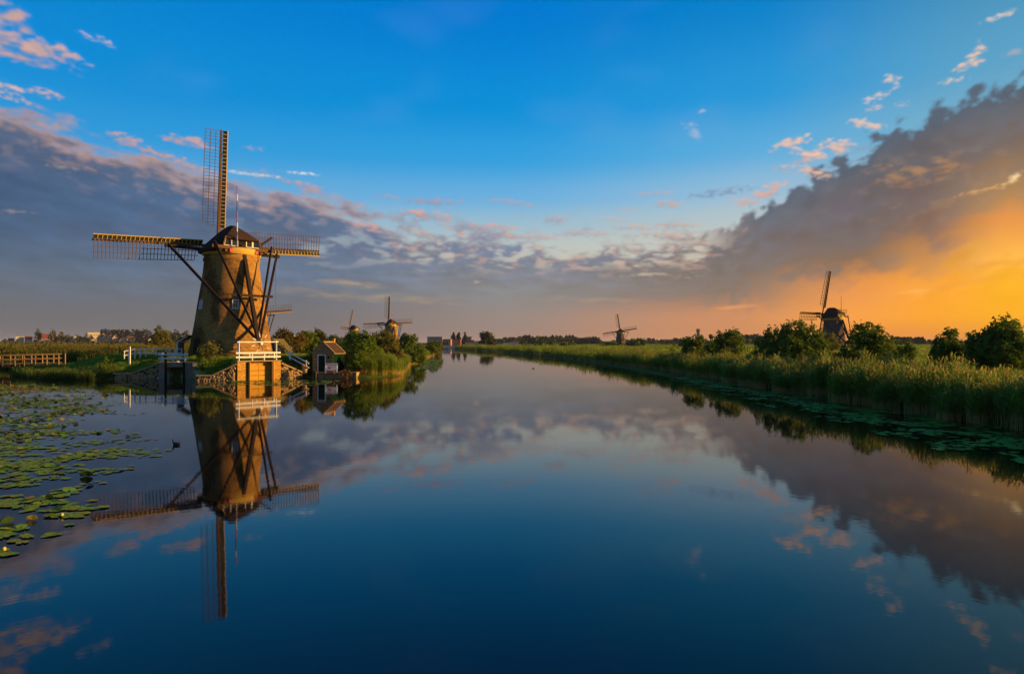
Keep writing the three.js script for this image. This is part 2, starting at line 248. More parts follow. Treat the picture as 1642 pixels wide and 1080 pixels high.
M.grassGround = rough([0.10, 0.15, 0.02], 0.95, { map: tex(512, 512, (u, v) => { const a = 0.5 + 0.5 * ring(u, v, 60, 3), b = 0.5 + 0.5 * ring(u, v, 8, 1); return sr([mix(0.5, 1, a) * mix(0.8, 1.5, b), mix(0.6, 1, a), mix(0.5, 1, a)], 0.75); }, true, 1 / 6, 1 / 6) });
{
  const grow = (l, a, b, s) => { let q = s; for (let v = l[l.length - 1]; v < b;) { q *= 1.2; v = Math.min(v + q, b); l.push(v); } q = s; for (let v = l[0]; v > a;) { q *= 1.2; v = Math.max(v - q, a); l.unshift(v); } return l; };
  const run = (parts) => { const l = []; for (const [a, b, s] of parts) for (let v = a; v < b - 1e-6; v += s) l.push(v); return l; };
  const xs = grow(run([[-95, -62, 1], [-62, -12, 0.45], [-12, 14, 2], [14, 40, 0.8]]), -4500, 4500, 1), ds = grow(run([[10, 62, 1], [62, 92, 0.45], [92, 130, 1]]), -120, 6500, 1);
  const pos = [], idx = [], uv = [];
  for (const d of ds) for (const x of xs) { const h = land(x, d); pos.push(x, h, -d); uv.push(x, d); }
  for (let j = 0; j < ds.length - 1; j++) for (let i = 0; i < xs.length - 1; i++) { const a = j * xs.length + i; idx.push(a, a + 1, a + xs.length, a + 1, a + xs.length + 1, a + xs.length); }
  const g = new THREE.BufferGeometry(); g.setAttribute('position', new THREE.Float32BufferAttribute(pos, 3)); g.setAttribute('uv', new THREE.Float32BufferAttribute(uv, 2)); g.setIndex(idx); g.computeVertexNormals();
  tag(part('ground', g, M.grassGround), 'flat green polder land with grassy banks round the canal', 'ground', null, 'structure');
}

// ------------------------------------------------------------------ materials of the mills
const streaks = (base, k) => tex(256, 256, (u, v) => sr(base, 1 + k * (0.7 * ring(u * 1, v, 70, 2) + 0.5 * noise(u * 90, Math.sin(v * 6.283) * 1.5))), true, 1, 1);
M.dark = rough([1, 1, 1], 0.75, { map: streaks([0.032, 0.020, 0.014], 0.6) });
M.brown = rough([1, 1, 1], 0.8, { map: streaks([0.16, 0.085, 0.04], 0.5) });
M.ochre = rough([1, 1, 1], 0.7, { map: streaks([0.66, 0.43, 0.08], 0.2) });
M.white = rough([0.78, 0.76, 0.70], 0.55);
M.greyWood = rough([1, 1, 1], 0.85, { map: streaks([0.30, 0.19, 0.08], 0.4) });
M.red = rough([0.60, 0.045, 0.02], 0.5);
M.blue = rough([0.05, 0.09, 0.22], 0.5);
M.green = rough([0.004, 0.026, 0.014], 0.9);
M.olive = rough([0.14, 0.14, 0.03], 0.7);
M.black = rough([0.006, 0.006, 0.006], 0.7);
M.glass = new THREE.MeshPhysicalMaterial({ color: new THREE.Color().setRGB(0.02, 0.025, 0.03), roughness: 0.06, ior: 1.5 });
M.lattice = rough([0.13, 0.08, 0.036], 0.75);
const thatchTex = (base) => tex(512, 512, (u, v) => sr(base, 0.9 + 0.5 * noise(u * 120, v * 9) + 0.25 * ring(u, v, 14, 6) + 0.25 * noiseB(u * 230, v * 30)), true, 1 / 4, 1 / 4);
M.thatch = rough([1, 1, 1], 0.95, { map: thatchTex([0.070, 0.044, 0.027]), bumpMap: tex(512, 512, (u, v) => 0.5 + 0.4 * noise(u * 120, v * 9) + 0.2 * noiseB(u * 230, v * 30), false, 1 / 4, 1 / 4), bumpScale: 0.05 });
M.thatchGrey = rough([1, 1, 1], 0.95, { map: thatchTex([0.17, 0.125, 0.09]), bumpMap: M.thatch.bumpMap, bumpScale: 0.05 });
M.rubber = M.black;
{ // brickwork of the round tower: single courses, lime bloom and dark patches, noise offset to gather them on the left; one texture round the whole tower
  const W = 2048, H = 1024, circ = 25.2, high = 12.6, bw = 0.23, bh = 0.068, bond = 0.012;
  const brickAt = (u, v) => { const y = v * high, row = Math.floor(y / bh), x = u * circ + (row % 2) * bw / 2, col = Math.floor(x / bw); return [x - col * bw, y - row * bh, col % Math.round(circ / bw), row]; };
  const hash = (a, b) => { const s = Math.sin(a * 127.1 + b * 311.7) * 43758.5453; return s - Math.floor(s); };
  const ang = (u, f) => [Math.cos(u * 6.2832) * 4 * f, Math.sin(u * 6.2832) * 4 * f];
  const map = tex(W, H, (u, v) => {
    const [fx, fy, c, r] = brickAt(u, v), [ax, az] = ang(u, 1), y = v * high;
    const mortar = fx < bond || fy < bond ? 1 : 0, k = hash(c, r);
    let col = [0.31 + 0.13 * k, 0.160 + 0.066 * k, 0.036 + 0.02 * hash(r, c)];
    if (mortar) col = [0.34, 0.205, 0.068];
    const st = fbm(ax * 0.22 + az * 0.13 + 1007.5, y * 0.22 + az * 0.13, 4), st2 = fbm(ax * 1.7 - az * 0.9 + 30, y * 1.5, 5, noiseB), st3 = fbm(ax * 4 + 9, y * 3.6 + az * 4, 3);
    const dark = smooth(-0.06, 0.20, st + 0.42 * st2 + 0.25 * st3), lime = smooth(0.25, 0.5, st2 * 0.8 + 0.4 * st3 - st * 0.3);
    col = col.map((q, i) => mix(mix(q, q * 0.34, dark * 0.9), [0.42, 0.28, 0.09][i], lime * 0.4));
    return sr(col, 1 + 0.55 * st3 + 0.25 * st2);
  });
  const bump = tex(W, H, (u, v) => { const [fx, fy, c, r] = brickAt(u, v); return fx < bond || fy < bond ? 0.2 : 0.7 + 0.25 * hash(c + 5, r); }, false);
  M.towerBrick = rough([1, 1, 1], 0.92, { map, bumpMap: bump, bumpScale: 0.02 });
  // a repeating sample, one square is 1.84 m, for small walls
  const m2 = (k, base) => tex(512, 512, (u, v) => { const y = v * 1.84, row = Math.floor(y / 0.0767), x = u * 1.84 + (row % 2) * 0.115, c = Math.floor(x / 0.23) % 8, h = hash(c * 3 + k, row); const mo = x - Math.floor(x / 0.23) * 0.23 < 0.016 || y - row * 0.0767 < 0.014; return sr(mo ? base.map((q) => q * 1.1 + 0.03) : base, (0.72 + 0.6 * h) * (1 + 0.3 * ring(u, v, 20, k))); }, true, 1 / 1.84, 1 / 1.84);
  M.brick = rough([1, 1, 1], 0.92, { map: m2(1, [0.31, 0.185, 0.06]) });
  M.brickRed = rough([1, 1, 1], 0.92, { map: m2(4, [0.30, 0.13, 0.075]) });
  M.brickOchre = rough([1, 1, 1], 0.9, { map: m2(9, [0.46, 0.24, 0.035]) });
}
// a body of revolution with uv going once round
function turned(profile, n = 48) { const g = new THREE.LatheGeometry(profile.map(([r, y]) => new THREE.Vector2(r, y)), n); return g; }

// ------------------------------------------------------------------ a windmill; +z is the side of the tail, +x its right seen from there
function makeMill(o) {
  const t = thing(o.name, o.label, 'windmill', o.pos, o.turn, o.group), near = o.near, far = !near;
  // body
  if (o.kind === 'brick') {
    const g = turned([[5.00, -0.6], [4.86, 0], [4.62, 1.2], [4.14, 4], [3.78, 6.4], [3.40, 8.8], [3.18, 10.6], [3.10, 11.4], [3.22, 11.45], [3.22, 11.75], [3.12, 11.8], [3.10, 12.4]], near ? 96 : 24);
    if (near) { const p = g.attributes.position, uv = g.attributes.uv; for (let i = 0; i < p.count; i++) uv.setY(i, clamp((p.getY(i) + 0.1) / 12.6, 0, 0.999)); }
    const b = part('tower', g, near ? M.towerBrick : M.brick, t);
    if (!near) { const p = g.attributes.position, uv = g.attributes.uv; for (let i = 0; i < p.count; i++) uv.setXY(i, uv.getX(i) * 25, p.getY(i)); }
    part('painted_ring', turned([[3.06, 12.1], [3.30, 12.15], [3.34, 12.82], [3.05, 12.9]], near ? 64 : 20), M.ochre, t);
  } else {
    const g = turned([[5.1, 0.6], [4.4, 2.6], [3.75, 6.0], [3.2, 9.6], [2.95, 12.0]], 8).toNonIndexed(); flatUV(g); g.computeVertexNormals();
    part('thatched_body', g, M.thatchGrey, t);
    part('brick_base', flatUV(turned([[5.2, -0.8], [5.15, 0.9], [4.9, 0.95]], 8).toNonIndexed()), M.brick, t);
    part('painted_ring', turned([[2.9, 11.7], [3.25, 11.75], [3.30, 12.75], [3.0, 12.85]], 16), M.ochre, t);
  }
  // thatched cap: every point of the eaves runs up to the ridge
  {
    const n = near ? 72 : 36, rows = near ? 14 : 7, pos = [], idx = [], uv = [];
    const eave = (i) => {
      const a = i / n * 2 * Math.PI, c = Math.cos(a), s = Math.sin(a), e = (v) => Math.sign(v) * Math.abs(v) ** 0.72;
      const x = 3.62 * e(c), z = (s > 0 ? 2.95 : 3.3) * e(s), rear = smooth(1.7, 2.6, z) * smooth(3.3, 2.3, Math.abs(x));
      return [x * mix(1, 0.92, rear), 12.62 + 1.42 * rear, z];
    };
    for (let j = -2; j <= rows; j++) for (let i = 0; i <= n; i++) {
      const [x, y, z] = eave(i % n);
      if (j < 0) { const k = j === -2 ? 0.8 : 0.97; pos.push(x * k, y - 0.24, z * k); uv.push(i / n * 22, -0.3); continue; }
      const v = j / rows, rz = clamp(z * 0.9, -1.9, 0.55), top = 15.95 - 0.12 * Math.abs(rz + 0.6);
      const h = 1 - (1 - v) ** 1.1;
      pos.push(mix(x, 0, v), mix(y, top, h), mix(z, rz, v)); uv.push(i / n * 22, v * 4.6);
    }
    const w = n + 1; for (let j = 0; j < rows + 2; j++) for (let i = 0; i < n; i++) { const a = j * w + i; idx.push(a, a + w, a + 1, a + 1, a + w, a + w + 1); }
    const g = new THREE.BufferGeometry(); g.setAttribute('position', new THREE.Float32BufferAttribute(pos, 3)); g.setAttribute('uv', new THREE.Float32BufferAttribute(uv, 2)); g.setIndex(idx); g.computeVertexNormals();
    M.thatchSide = M.thatch; M.thatch.side = THREE.DoubleSide;
    const cap = part('cap', g, M.thatch, t);
    if (near) cap.userData.label = 'dark thatched cap';
  }
  part('cap_floor', new THREE.CylinderGeometry(2.9, 2.9, 0.12, 24).translate(0, 12.96, 0), M.dark, t);
  // rear gable of boards with windows
  {
    const w = mb().add(prism([[-2.25, 13.0], [2.25, 13.0], [1.98, 14.12], [-1.98, 14.12]], 0.12), new THREE.Matrix4().makeTranslation(0, 0, 2.36)).build('gable_wall', M.olive, t);
    if (near) {
      mb().box(0.80, 0.86, 0.05, -0.02, 13.56, 2.50).build('hatch', M.black, t);
      const win = (x0, x1, top0, top1, lean) => {
        const f = mb(), a = V(x0, 13.08, 2.53), b = V(x1, 13.08, 2.53), c = V(x1 - (lean > 0 ? lean : 0), 13.98, 2.53), d = V(x0 - (lean < 0 ? lean : 0), 13.98, 2.53);
        f.bar(a, b, 0.1, 0.1).bar(b, c, 0.1, 0.1).bar(c, d, 0.1, 0.1).bar(d, a, 0.1, 0.1);
        const m = f.build('window', M.white, t);
        mb().add(prism([[x0, 13.08], [x1, 13.08], [x1 - (lean > 0 ? lean : 0), 13.98], [x0 - (lean < 0 ? lean : 0), 13.98]], 0.03), new THREE.Matrix4().makeTranslation(0, 0, 2.49)).build('pane', M.glass, m);
      };
      win(-2.18, -1.35, 0, 0, -0.22); win(1.35, 2.18, 0, 0, 0.22); win(-1.28, -0.55, 0, 0, 0); win(0.52, 1.25, 0, 0, 0);
    } else mb().box(3.6, 0.16, 0.06, 0, 14.0, 2.52).box(3.9, 0.14, 0.06, 0, 13.1, 2.52).box(0.12, 0.9, 0.06, -1.2, 13.55, 2.52).box(0.12, 0.9, 0.06, 1.2, 13.55, 2.52).box(0.12, 0.9, 0.06, -0.4, 13.55, 2.52).box(0.12, 0.9, 0.06, 0.4, 13.55, 2.52).build('window_frame', M.ochre, t);
    for (const q of [-1, 1]) mb().bar(V(q * 2.35, 12.95, 2.62), V(q * 2.0, 14.15, 2.62), 0.14, 0.16).build('barge_board', M.brown, t);
  }
  // crossbeams, tail pole and braces
  const foot = V(0, 1.75, 6.5), yb = 12.82;
  const short = part('short_crossbeam', mb().bar(V(-3.75, yb, 2.85), V(3.75, yb, 2.85), 0.34, 0.36).geo(), M.brown, t);
  part('long_crossbeam', mb().bar(V(-7.1, yb + 0.1, -1.7), V(7.1, yb + 0.1, -1.7), 0.34, 0.38).geo(), M.dark, t);
  part('tail_pole', mb().bar(V(0.05, 13.25, 2.55), foot, 0.36, 0.42).geo(), M.dark, t);
  for (const s of [-1, 1]) {
    part('short_brace', mb().bar(V(s * 3.5, yb + 0.55, 3.0), V(s * 0.2, 3.1, 6.2), 0.20, 0.22).geo(), M.dark, t);
    part('long_brace', mb().bar(V(s * 6.8, yb + 0.35, -1.7), V(s * 0.3, 2.3, 6.35), 0.25, 0.27).geo(), M.dark, t);
  }
  part('tie_beam', mb().bar(V(-2.3, 7.2, 4.75), V(2.7, 7.2, 4.75), 0.2, 0.26).geo(), M.dark, t);
  if (near) {
    for (const s of [-1, 1]) { part('beam_end', mb().box(0.4, 0.38, 0.36, s * 1.55, 12.45, 2.95).geo(), M.red, t); part('beam_end', mb().box(0.3, 0.28, 0.3, s * 2.15, 12.42, 2.95).geo(), M.brown, t); }
    part('tie_rail', mb().bar(V(-3.0, 12.44, 2.75), V(3.0, 12.44, 2.75), 0.2, 0.22).geo(), M.dark, t);
    // winch wheel with white-tipped spokes
    const hub = V(0.15, 1.62, 6.9), wheel = part('winch_wheel', mb().rod(hub.clone().add(V(0, 0, -0.5)), hub.clone().add(V(0, 0, 0.15)), 0.16, 0.16, 12).geo(), M.white, t);
    for (let k = 0; k < 8; k++) { const a = k * Math.PI / 4 + 0.22, d = V(Math.cos(a), Math.sin(a), 0); mb().bar(hub.clone().addScaledVector(d, 0.14), hub.clone().addScaledVector(d, 0.78), 0.07, 0.07, V(0, 0, 1)).build('spoke', M.brown, wheel); mb().bar(hub.clone().addScaledVector(d, 0.76), hub.clone().addScaledVector(d, 1.22), 0.09, 0.09, V(0, 0, 1)).build('spoke_tip', M.white, wheel); }
    // brake pole
    part('brake_pole', mb().bar(V(2.2, 13.3, 2.2), V(4.2, 14.7, 1.8), 0.2, 0.22).geo(), M.dark, t);
    // flagpole in coloured bands, rising behind the gable
    const fp = part('flagpole', mb().rod(V(-0.9, 12.9, 3.12), V(-0.9, 14.3, 3.12), 0.085).geo(), rough([0.2, 0.22, 0.26], 0.5), t);
    [[14.3, 14.7, M.blue], [14.7, 15.75, M.white], [15.75, 17.05, M.red], [17.05, 18.3, M.blue], [18.3, 19.1, M.white], [19.1, 20.0, M.red]].forEach(([a, b, m], i) => mb().rod(V(-0.9, a, 3.12), V(-0.9, b, 3.12), 0.08 - i * 0.005, 0.075 - i * 0.005).build('pole_band', m, fp));
    // brace rope
    part('rope', mb().rod(V(4.6, 14.8, 1.8), V(3.2, 5.6, 4.6), 0.018, 0.018, 4).geo(), M.lattice, t);
    // windows and door of the tower, turned towards the garden
    const onWall = (deg, h, r) => { const a = -deg * DEG; return new THREE.Matrix4().makeRotationY(a).multiply(new THREE.Matrix4().makeTranslation(0, h, r)); };
    const wall = (deg, h, r, w, hh, arch) => {
      const m = onWall(deg, h, r + 0.05).multiply(new THREE.Matrix4().makeRotationX(-0.12));
      const f = mb(); f.box(w + 0.2, 0.1, 0.16, 0, -hh / 2, 0).box(0.1, hh, 0.14, -w / 2, 0, 0).box(0.1, hh, 0.14, w / 2, 0, 0).box(0.06, hh, 0.10, 0, 0, -0.01).box(w, 0.05, 0.10, 0, hh * 0.1, -0.012);
      if (arch) for (let k = 0; k < 5; k++) { const a0 = Math.PI * k / 5, a1 = Math.PI * (k + 1) / 5; f.bar(V(Math.cos(a0) * w / 2, hh / 2 + Math.sin(a0) * w / 3, 0), V(Math.cos(a1) * w / 2, hh / 2 + Math.sin(a1) * w / 3, 0), 0.1, 0.14, V(0, 0, 1)); } else f.box(w + 0.1, 0.1, 0.15, 0, hh / 2, 0);
      const o2 = f.build('window', M.white, t); o2.applyMatrix4(m);
      mb().box(w, hh, 0.03, 0, 0, -0.06).build('pane', M.glass, o2); return o2;
    };
    wall(20, 6.2, 3.78, 0.58, 1.0, false).userData.label = 'small white framed window in the sunlit tower side';
    wall(86, 6.1, 3.79, 0.5, 0.85, true).userData.label = 'small arched window in the shaded tower side';
    const dm = onWall(80, 1.1, 4.58).multiply(new THREE.Matrix4().makeRotationX(-0.13));
    const ds = [[-0.5, -1.2], [0.5, -1.2], [0.5, 0.75]]; for (let k = 1; k < 8; k++) { const a = Math.PI * k / 8; ds.push([Math.cos(a) * 0.5, 0.75 + Math.sin(a) * 0.5]); } ds.push([-0.5, 0.75]);
    const door = mb().add(prism(ds, 0.12)).build('door', M.green, t); door.applyMatrix4(dm); mb().box(0.62, 1.7, 0.04, 0.12, -0.3, 0.13).build('door_leaf', M.black, door);
    mb().box(1.3, 0.16, 0.3, 0, -1.22, 0.1).build('door_step', M.greyWood, door);
    // small lean-to beside the door
    const lm = onWall(113, 0.3, 4.75).multiply(new THREE.Matrix4().makeRotationY(-0.4)), ln = mb();
    ln.box(0.12, 1.9, 0.12, -0.8, 0.6, 0.9).box(0.12, 1.9, 0.12, 0.8, 0.6, 0.9).box(1.5, 0.12, 0.1, 0, 1.5, 0.9).bar(V(-0.8, 1.55, 0.9), V(-0.8, 2.2, -0.3), 0.1, 0.12).bar(V(0.8, 1.55, 0.9), V(0.8, 2.2, -0.3), 0.1, 0.12);
    const lean = ln.build('porch', M.white, t); lean.applyMatrix4(lm); mb().bar(V(0, 1.66, 1.0), V(0, 2.3, -0.35), 1.9, 0.06).build('porch_roof', M.dark, lean);
    mb().box(1.48, 1.8, 0.06, 0, 0.6, 0.86).build('porch_boarding', M.greyWood, lean);
  } else if (o.flag) part('flagpole', mb().rod(V(-0.9, 13, 3.1), V(-0.9, 19.5, 3.1), 0.09, 0.06).geo(), M.red, t);
  // sails
  const hubPos = V(0, 13.75, -3.55), L = o.sail || 14.0;
  const shaft = mb().rod(V(0, 0, -0.55), V(0, 0, 2.4), 0.34, 0.34, 12).box(0.75, 0.75, 0.95, 0, 0, 0).build('windshaft', M.dark, t); shaft.position.copy(hubPos); shaft.rotation.x = 0.17;
  for (let k = 0; k < 4; k++) {
    const ang = (o.phase || 0) * DEG + k * Math.PI / 2, zs = k % 2 ? 0.17 : -0.17;
    const spar = mb().add(new THREE.BoxGeometry(0.34, L - 0.2, 0.30).translate(0, (L - 0.2) / 2 + 0.2, zs)).geo();
    { const p = spar.attributes.position; for (let i = 0; i < p.count; i++) if (p.getY(i) > L * 0.5) { p.setX(i, p.getX(i) * 0.62); p.setZ(i, (p.getZ(i) - zs) * 0.62 + zs); } }
    const s = part('sail', spar, near ? M.brown : M.dark, t); s.position.copy(hubPos); s.rotation.set(0.17, 0, ang);
    const twist = (y) => (0.42 - 0.030 * y); // radians, steeper at the root
    const P = (x, y, dz = 0) => V(-x * Math.cos(twist(y)), y, zs + 0.16 - x * Math.sin(twist(y)) * 0.75 + dz);
    const lat = mb(), y0 = 2.5, bw = near ? 0.055 : 0.10, nb = near ? 29 : 12, wd = 2.0, W = o.width || wd;
    for (let i = 0; i <= nb; i++) { const y = y0 + (L - 0.12 - y0) * i / nb; lat.bar(P(-0.15, y), P(W * (i === 0 ? 0.55 : 1), y), bw, bw); }
    const rails = near ? [0.36, 0.68, 1] : [0.5, 1];
    for (const f of rails) for (let i = 0; i < 4; i++) { const a = y0 + (L - 0.12 - y0) * i / 4, b = y0 + (L - 0.12 - y0) * (i + 1) / 4; lat.bar(P(W * f, a + (f === 1 && i === 0 ? 0.45 : 0), 0.02), P(W * f, b, 0.02), bw, bw); }
    lat.build('sail_lattice', M.lattice, s);
    // boards on the leading side, one per bay
    const n = near ? 25 : 1, ba = mb(), fr = mb(), B = (x, y, dz = 0) => V(x * 0.94, y, zs + 0.05 + x * 0.42 + dz);
    for (let i = 0; i < n; i++) {
      const a = 2.2 + (L - 2.2) * i / n, b = 2.2 + (L - 2.2) * (i + 1) / n, m = (a + b) / 2, gap = near ? 0.045 : 0;
      ba.bar(B(0.18, m, 0), B(0.66, m, 0), b - a - gap * 2, 0.025, V(0, 0, 1));
      if (near) fr.bar(B(0.15, a, 0.02), B(0.72, a, 0.02), 0.07, 0.07);
    }
    ba.build('wind_boards', near ? M.brownBoard || (M.brownBoard = rough([1, 1, 1], 0.7, { map: streaks([0.035, 0.045, 0.016], 0.4) })) : M.brown, s);
    fr.bar(B(0.68, 2.2, 0.0), B(0.68, L, 0.0), 0.07, 0.09).build('board_edge', M.ochre, s);
    if (near) { mb().rod(P(0.1, L - 3.2, 0.12), P(-0.35, L - 1.6, 0.5), 0.035).build('sail_pole', M.dark, s); }
  }
  return t;
}
const mill = makeMill({ name: 'windmill', near: true, kind: 'brick', label: 'large round brick windmill with thatched cap and lattice sails beside the canal', pos: [MILL.x, MILL.ground, -MILL.d], turn: 48 * DEG, phase: 3 });

// ------------------------------------------------------------------ masonry by the water
M.mortar = rough([0.055, 0.04, 0.025], 0.95);
M.stone = rough([1, 1, 1], 0.85, { map: tex(256, 256, (u, v) => sr([0.46, 0.31, 0.13], 0.9 + 0.5 * ring(u, v, 20, 4) + 0.25 * ring(u, v, 60, 8)), true, 1, 1) });
M.coping = rough([1, 1, 1], 0.8, { map: tex(256, 256, (u, v) => sr([0.46, 0.31, 0.14], 0.95 + 0.25 * ring(u, v, 12, 4) + 0.2 * ring(u, v, 70, 2)), true, 1 / 2, 1 / 2) });
M.concrete = rough([1, 1, 1], 0.85, { map: tex(256, 256, (u, v) => sr([0.36, 0.27, 0.15], 0.9 + 0.3 * ring(u, v, 8, 4) + 0.25 * ring(u, v, 50, 2)), true, 1 / 2, 1 / 2) });
M.rustBoard = rough([1, 1, 1], 0.7, { map: streaks([0.58, 0.31, 0.035], 0.35) });
const stoneShapes = [0, 1, 2, 3].map((k) => { const r = rngOf(50 + k), g = new THREE.IcosahedronGeometry(1, 1), p = g.attributes.position; const seen = new Map(); for (let i = 0; i < p.count; i++) { const key = [p.getX(i), p.getY(i), p.getZ(i)].map((v) => v.toFixed(2)).join(); if (!seen.has(key)) seen.set(key, 0.82 + 0.34 * r()); const f = seen.get(key); p.setXYZ(i, p.getX(i) * f, p.getY(i) * f, p.getZ(i) * f * 0.5); } g.computeVertexNormals(); return g; });
// a wall in its own plane: outline in (x, y), x along the wall from point a to b, thick towards the land
function rubbleWall(name, label, a, b, outline, seed, top, mat = M.stone) {
  const dir = Math.atan2(-(b.z - a.z), b.x - a.x), t = thing(name, label, 'wall', [a.x, 0, a.z], dir), rnd = rngOf(seed);
  mb().add(prism(outline, 0.5), new THREE.Matrix4().makeTranslation(0, 0, -0.58)).build('backing', M.mortar, t);
  const xs = outline.map((p) => p[0]), ys = outline.map((p) => p[1]), x0 = Math.min(...xs), x1 = Math.max(...xs), y0 = Math.min(...ys), y1 = Math.max(...ys);
  const inside = (x, y) => { let r = false; for (let i = 0, j = outline.length - 1; i < outline.length; j = i++) { const [xi, yi] = outline[i], [xj, yj] = outline[j]; if ((yi > y) !== (yj > y) && x < (xj - xi) * (y - yi) / (yj - yi) + xi) r = !r; } return r; };
  const st = mb(), s = 0.27;
  for (let y = y0 + 0.1, k = 0; y < y1; y += s * 0.86, k++) for (let x = x0 + (k % 2) * s / 2; x < x1; x += s) {
    const cx = x + (rnd() - 0.5) * 0.15, cy = y + (rnd() - 0.5) * 0.11, r = 0.095 + rnd() * 0.08;
    if (!inside(cx - 0.06, cy + 0.09) || !inside(cx + 0.06, cy + 0.09) || !inside(cx, cy - 0.05)) continue;
    st.add(stoneShapes[Math.floor(rnd() * 4)], new THREE.Matrix4().compose(V(cx, cy, -0.03), new THREE.Quaternion().setFromEuler(new THREE.Euler(0, 0, rnd() * 6)), V(r * 1.15, r, r * 1.1)));
  }
  const m = st.build('rubble_stones', mat, t); m.userData.kind = 'stuff';
  const cp = mb(); for (let i = 0; i < top.length - 1; i++) cp.bar(V(top[i][0], top[i][1] + 0.05, -0.2), V(top[i + 1][0], top[i + 1][1] + 0.05, -0.2), 0.62, 0.16, V(0, 1, 0));
  cp.build('coping', M.coping, t);
  return t;
}
// sluice gate: brick body with a recess closed by boards
const SL = { turn: 48 * DEG, top: 1.87, w: 4.7, a: V(-27.35, 0, -68.0) };
const onSluice = (x, y, z) => V(x, y, z).applyAxisAngle(V(0, 1, 0), SL.turn).add(SL.a);
{
  const t = thing('sluice', 'ochre brick sluice with boarded recess under the white fence', 'sluice', SL.a.toArray(), SL.turn), w = SL.w;
  mb().box(1.05, 3.2, 1.3, 0.525, SL.top - 1.6, -0.65).build('pier', M.brickOchre, t); mb().box(0.9, 3.2, 1.3, w - 0.45, SL.top - 1.6, -0.65).build('pier', M.brickOchre, t);
  mb().box(w - 1.95, 3.2, 0.8, w / 2 + 0.075, SL.top - 1.6, -0.89).build('breast_wall', M.brickOchre, t);
  const boards = [[1.18, 0.47], [0.68, 0.47], [0.16, 0.52]], bw = (w - 1.95) / 2; boards.forEach(([y, h], i) => { for (let k = 0; k < 2; k++) mb().box(bw - 0.03, h - 0.03, 0.10, 1.05 + bw * (k + 0.5), y, -0.42 + 0.004 * ((i + k) % 2)).build('plank', M.rustBoard, t); });
  mb().box(0.2, 3.0, 0.2, 1.1, 0.33, 0.06).build('guide_post', M.black, t); mb().box(0.2, 3.0, 0.2, w - 1.0, 0.33, 0.06).build('guide_post', M.brown, t);
  mb().box(0.12, 2.4, 0.14, 1.26, 0.6, 0.03).build('guide_strip', M.rustBoard, t); mb().box(0.12, 2.4, 0.14, w - 0.83, 0.6, 0.03).build('guide_strip', M.rustBoard, t);
  mb().box(w + 0.1, 0.10, 1.0, w / 2, SL.top + 0.05, -0.42).build('coping', M.coping, t);
}
rubbleWall('retaining_wall', 'sunlit rubble stone wing wall left of the boarded sluice', V(-31.1, 0, -67.25), V(-27.42, 0, -67.98), [[0, -0.7], [3.72, -0.7], [3.72, 1.6], [1.5, 0.5], [0, 0.5]], 3, [[0, 0.5], [1.5, 0.5], [3.72, 1.6]]);
rubbleWall('retaining_wall', 'rubble stone wing wall between the boarded sluice and the hut quay', V(-24.2, 0, -71.6), V(-22.35, 0, -73.2), [[0, -0.7], [2.45, -0.7], [2.45, 0.5], [0, 1.6]], 4, [[0, 1.6], [2.45, 0.5]]);
rubbleWall('retaining_wall', 'shaded rubble stone side wall sloping down from the culvert', V(-33.75, 0, -72.1), V(-31.1, 0, -67.5), [[0, -0.7], [5.3, -0.7], [5.3, 0.5], [4.6, 0.5], [0.6, 1.62], [0, 1.62]], 5, [[0, 1.62], [0.6, 1.62], [4.6, 0.5], [5.3, 0.5]]);
rubbleWall('retaining_wall', 'leftmost rubble stone wing wall, left of the dark culvert', V(-41.6, 0, -71.2), V(-37.3, 0, -72.6), [[0, -0.7], [4.5, -0.7], [4.5, 1.6], [1.7, 0.52], [0, 0.52]], 6, [[0, 0.52], [1.7, 0.52], [4.5, 1.6]]);
{
  const x0 = -37.33, w = 3.55, t = thing('culvert', 'concrete culvert with dark opening below low white rails', 'culvert', [x0, 0, -72.05], 0);
  const pier = (s) => prism([[0, -0.8], [1.15, -0.8], [1.15, 0.42], [0.86, 0.8], [0.86, 1.72], [0.1, 1.72], [0.1, 1.5], [0, 0.6]].map(([x, y]) => [s > 0 ? x : w - x, y]), 2.4);
  mb().add(pier(1), new THREE.Matrix4().makeTranslation(0, 0, -2.4)).build('pier', M.concrete, t); mb().add(pier(-1), new THREE.Matrix4().makeTranslation(0, 0, -2.4)).build('pier', M.concrete, t);
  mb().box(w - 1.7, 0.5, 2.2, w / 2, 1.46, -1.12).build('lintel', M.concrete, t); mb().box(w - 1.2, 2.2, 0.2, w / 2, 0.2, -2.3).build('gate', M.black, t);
  mb().box(0.16, 2.9, 0.18, 0.82, 1.35, 0.10).build('guide_post', M.black, t); mb().box(0.16, 2.9, 0.18, w - 0.82, 1.35, 0.10).build('guide_post', M.black, t);
}
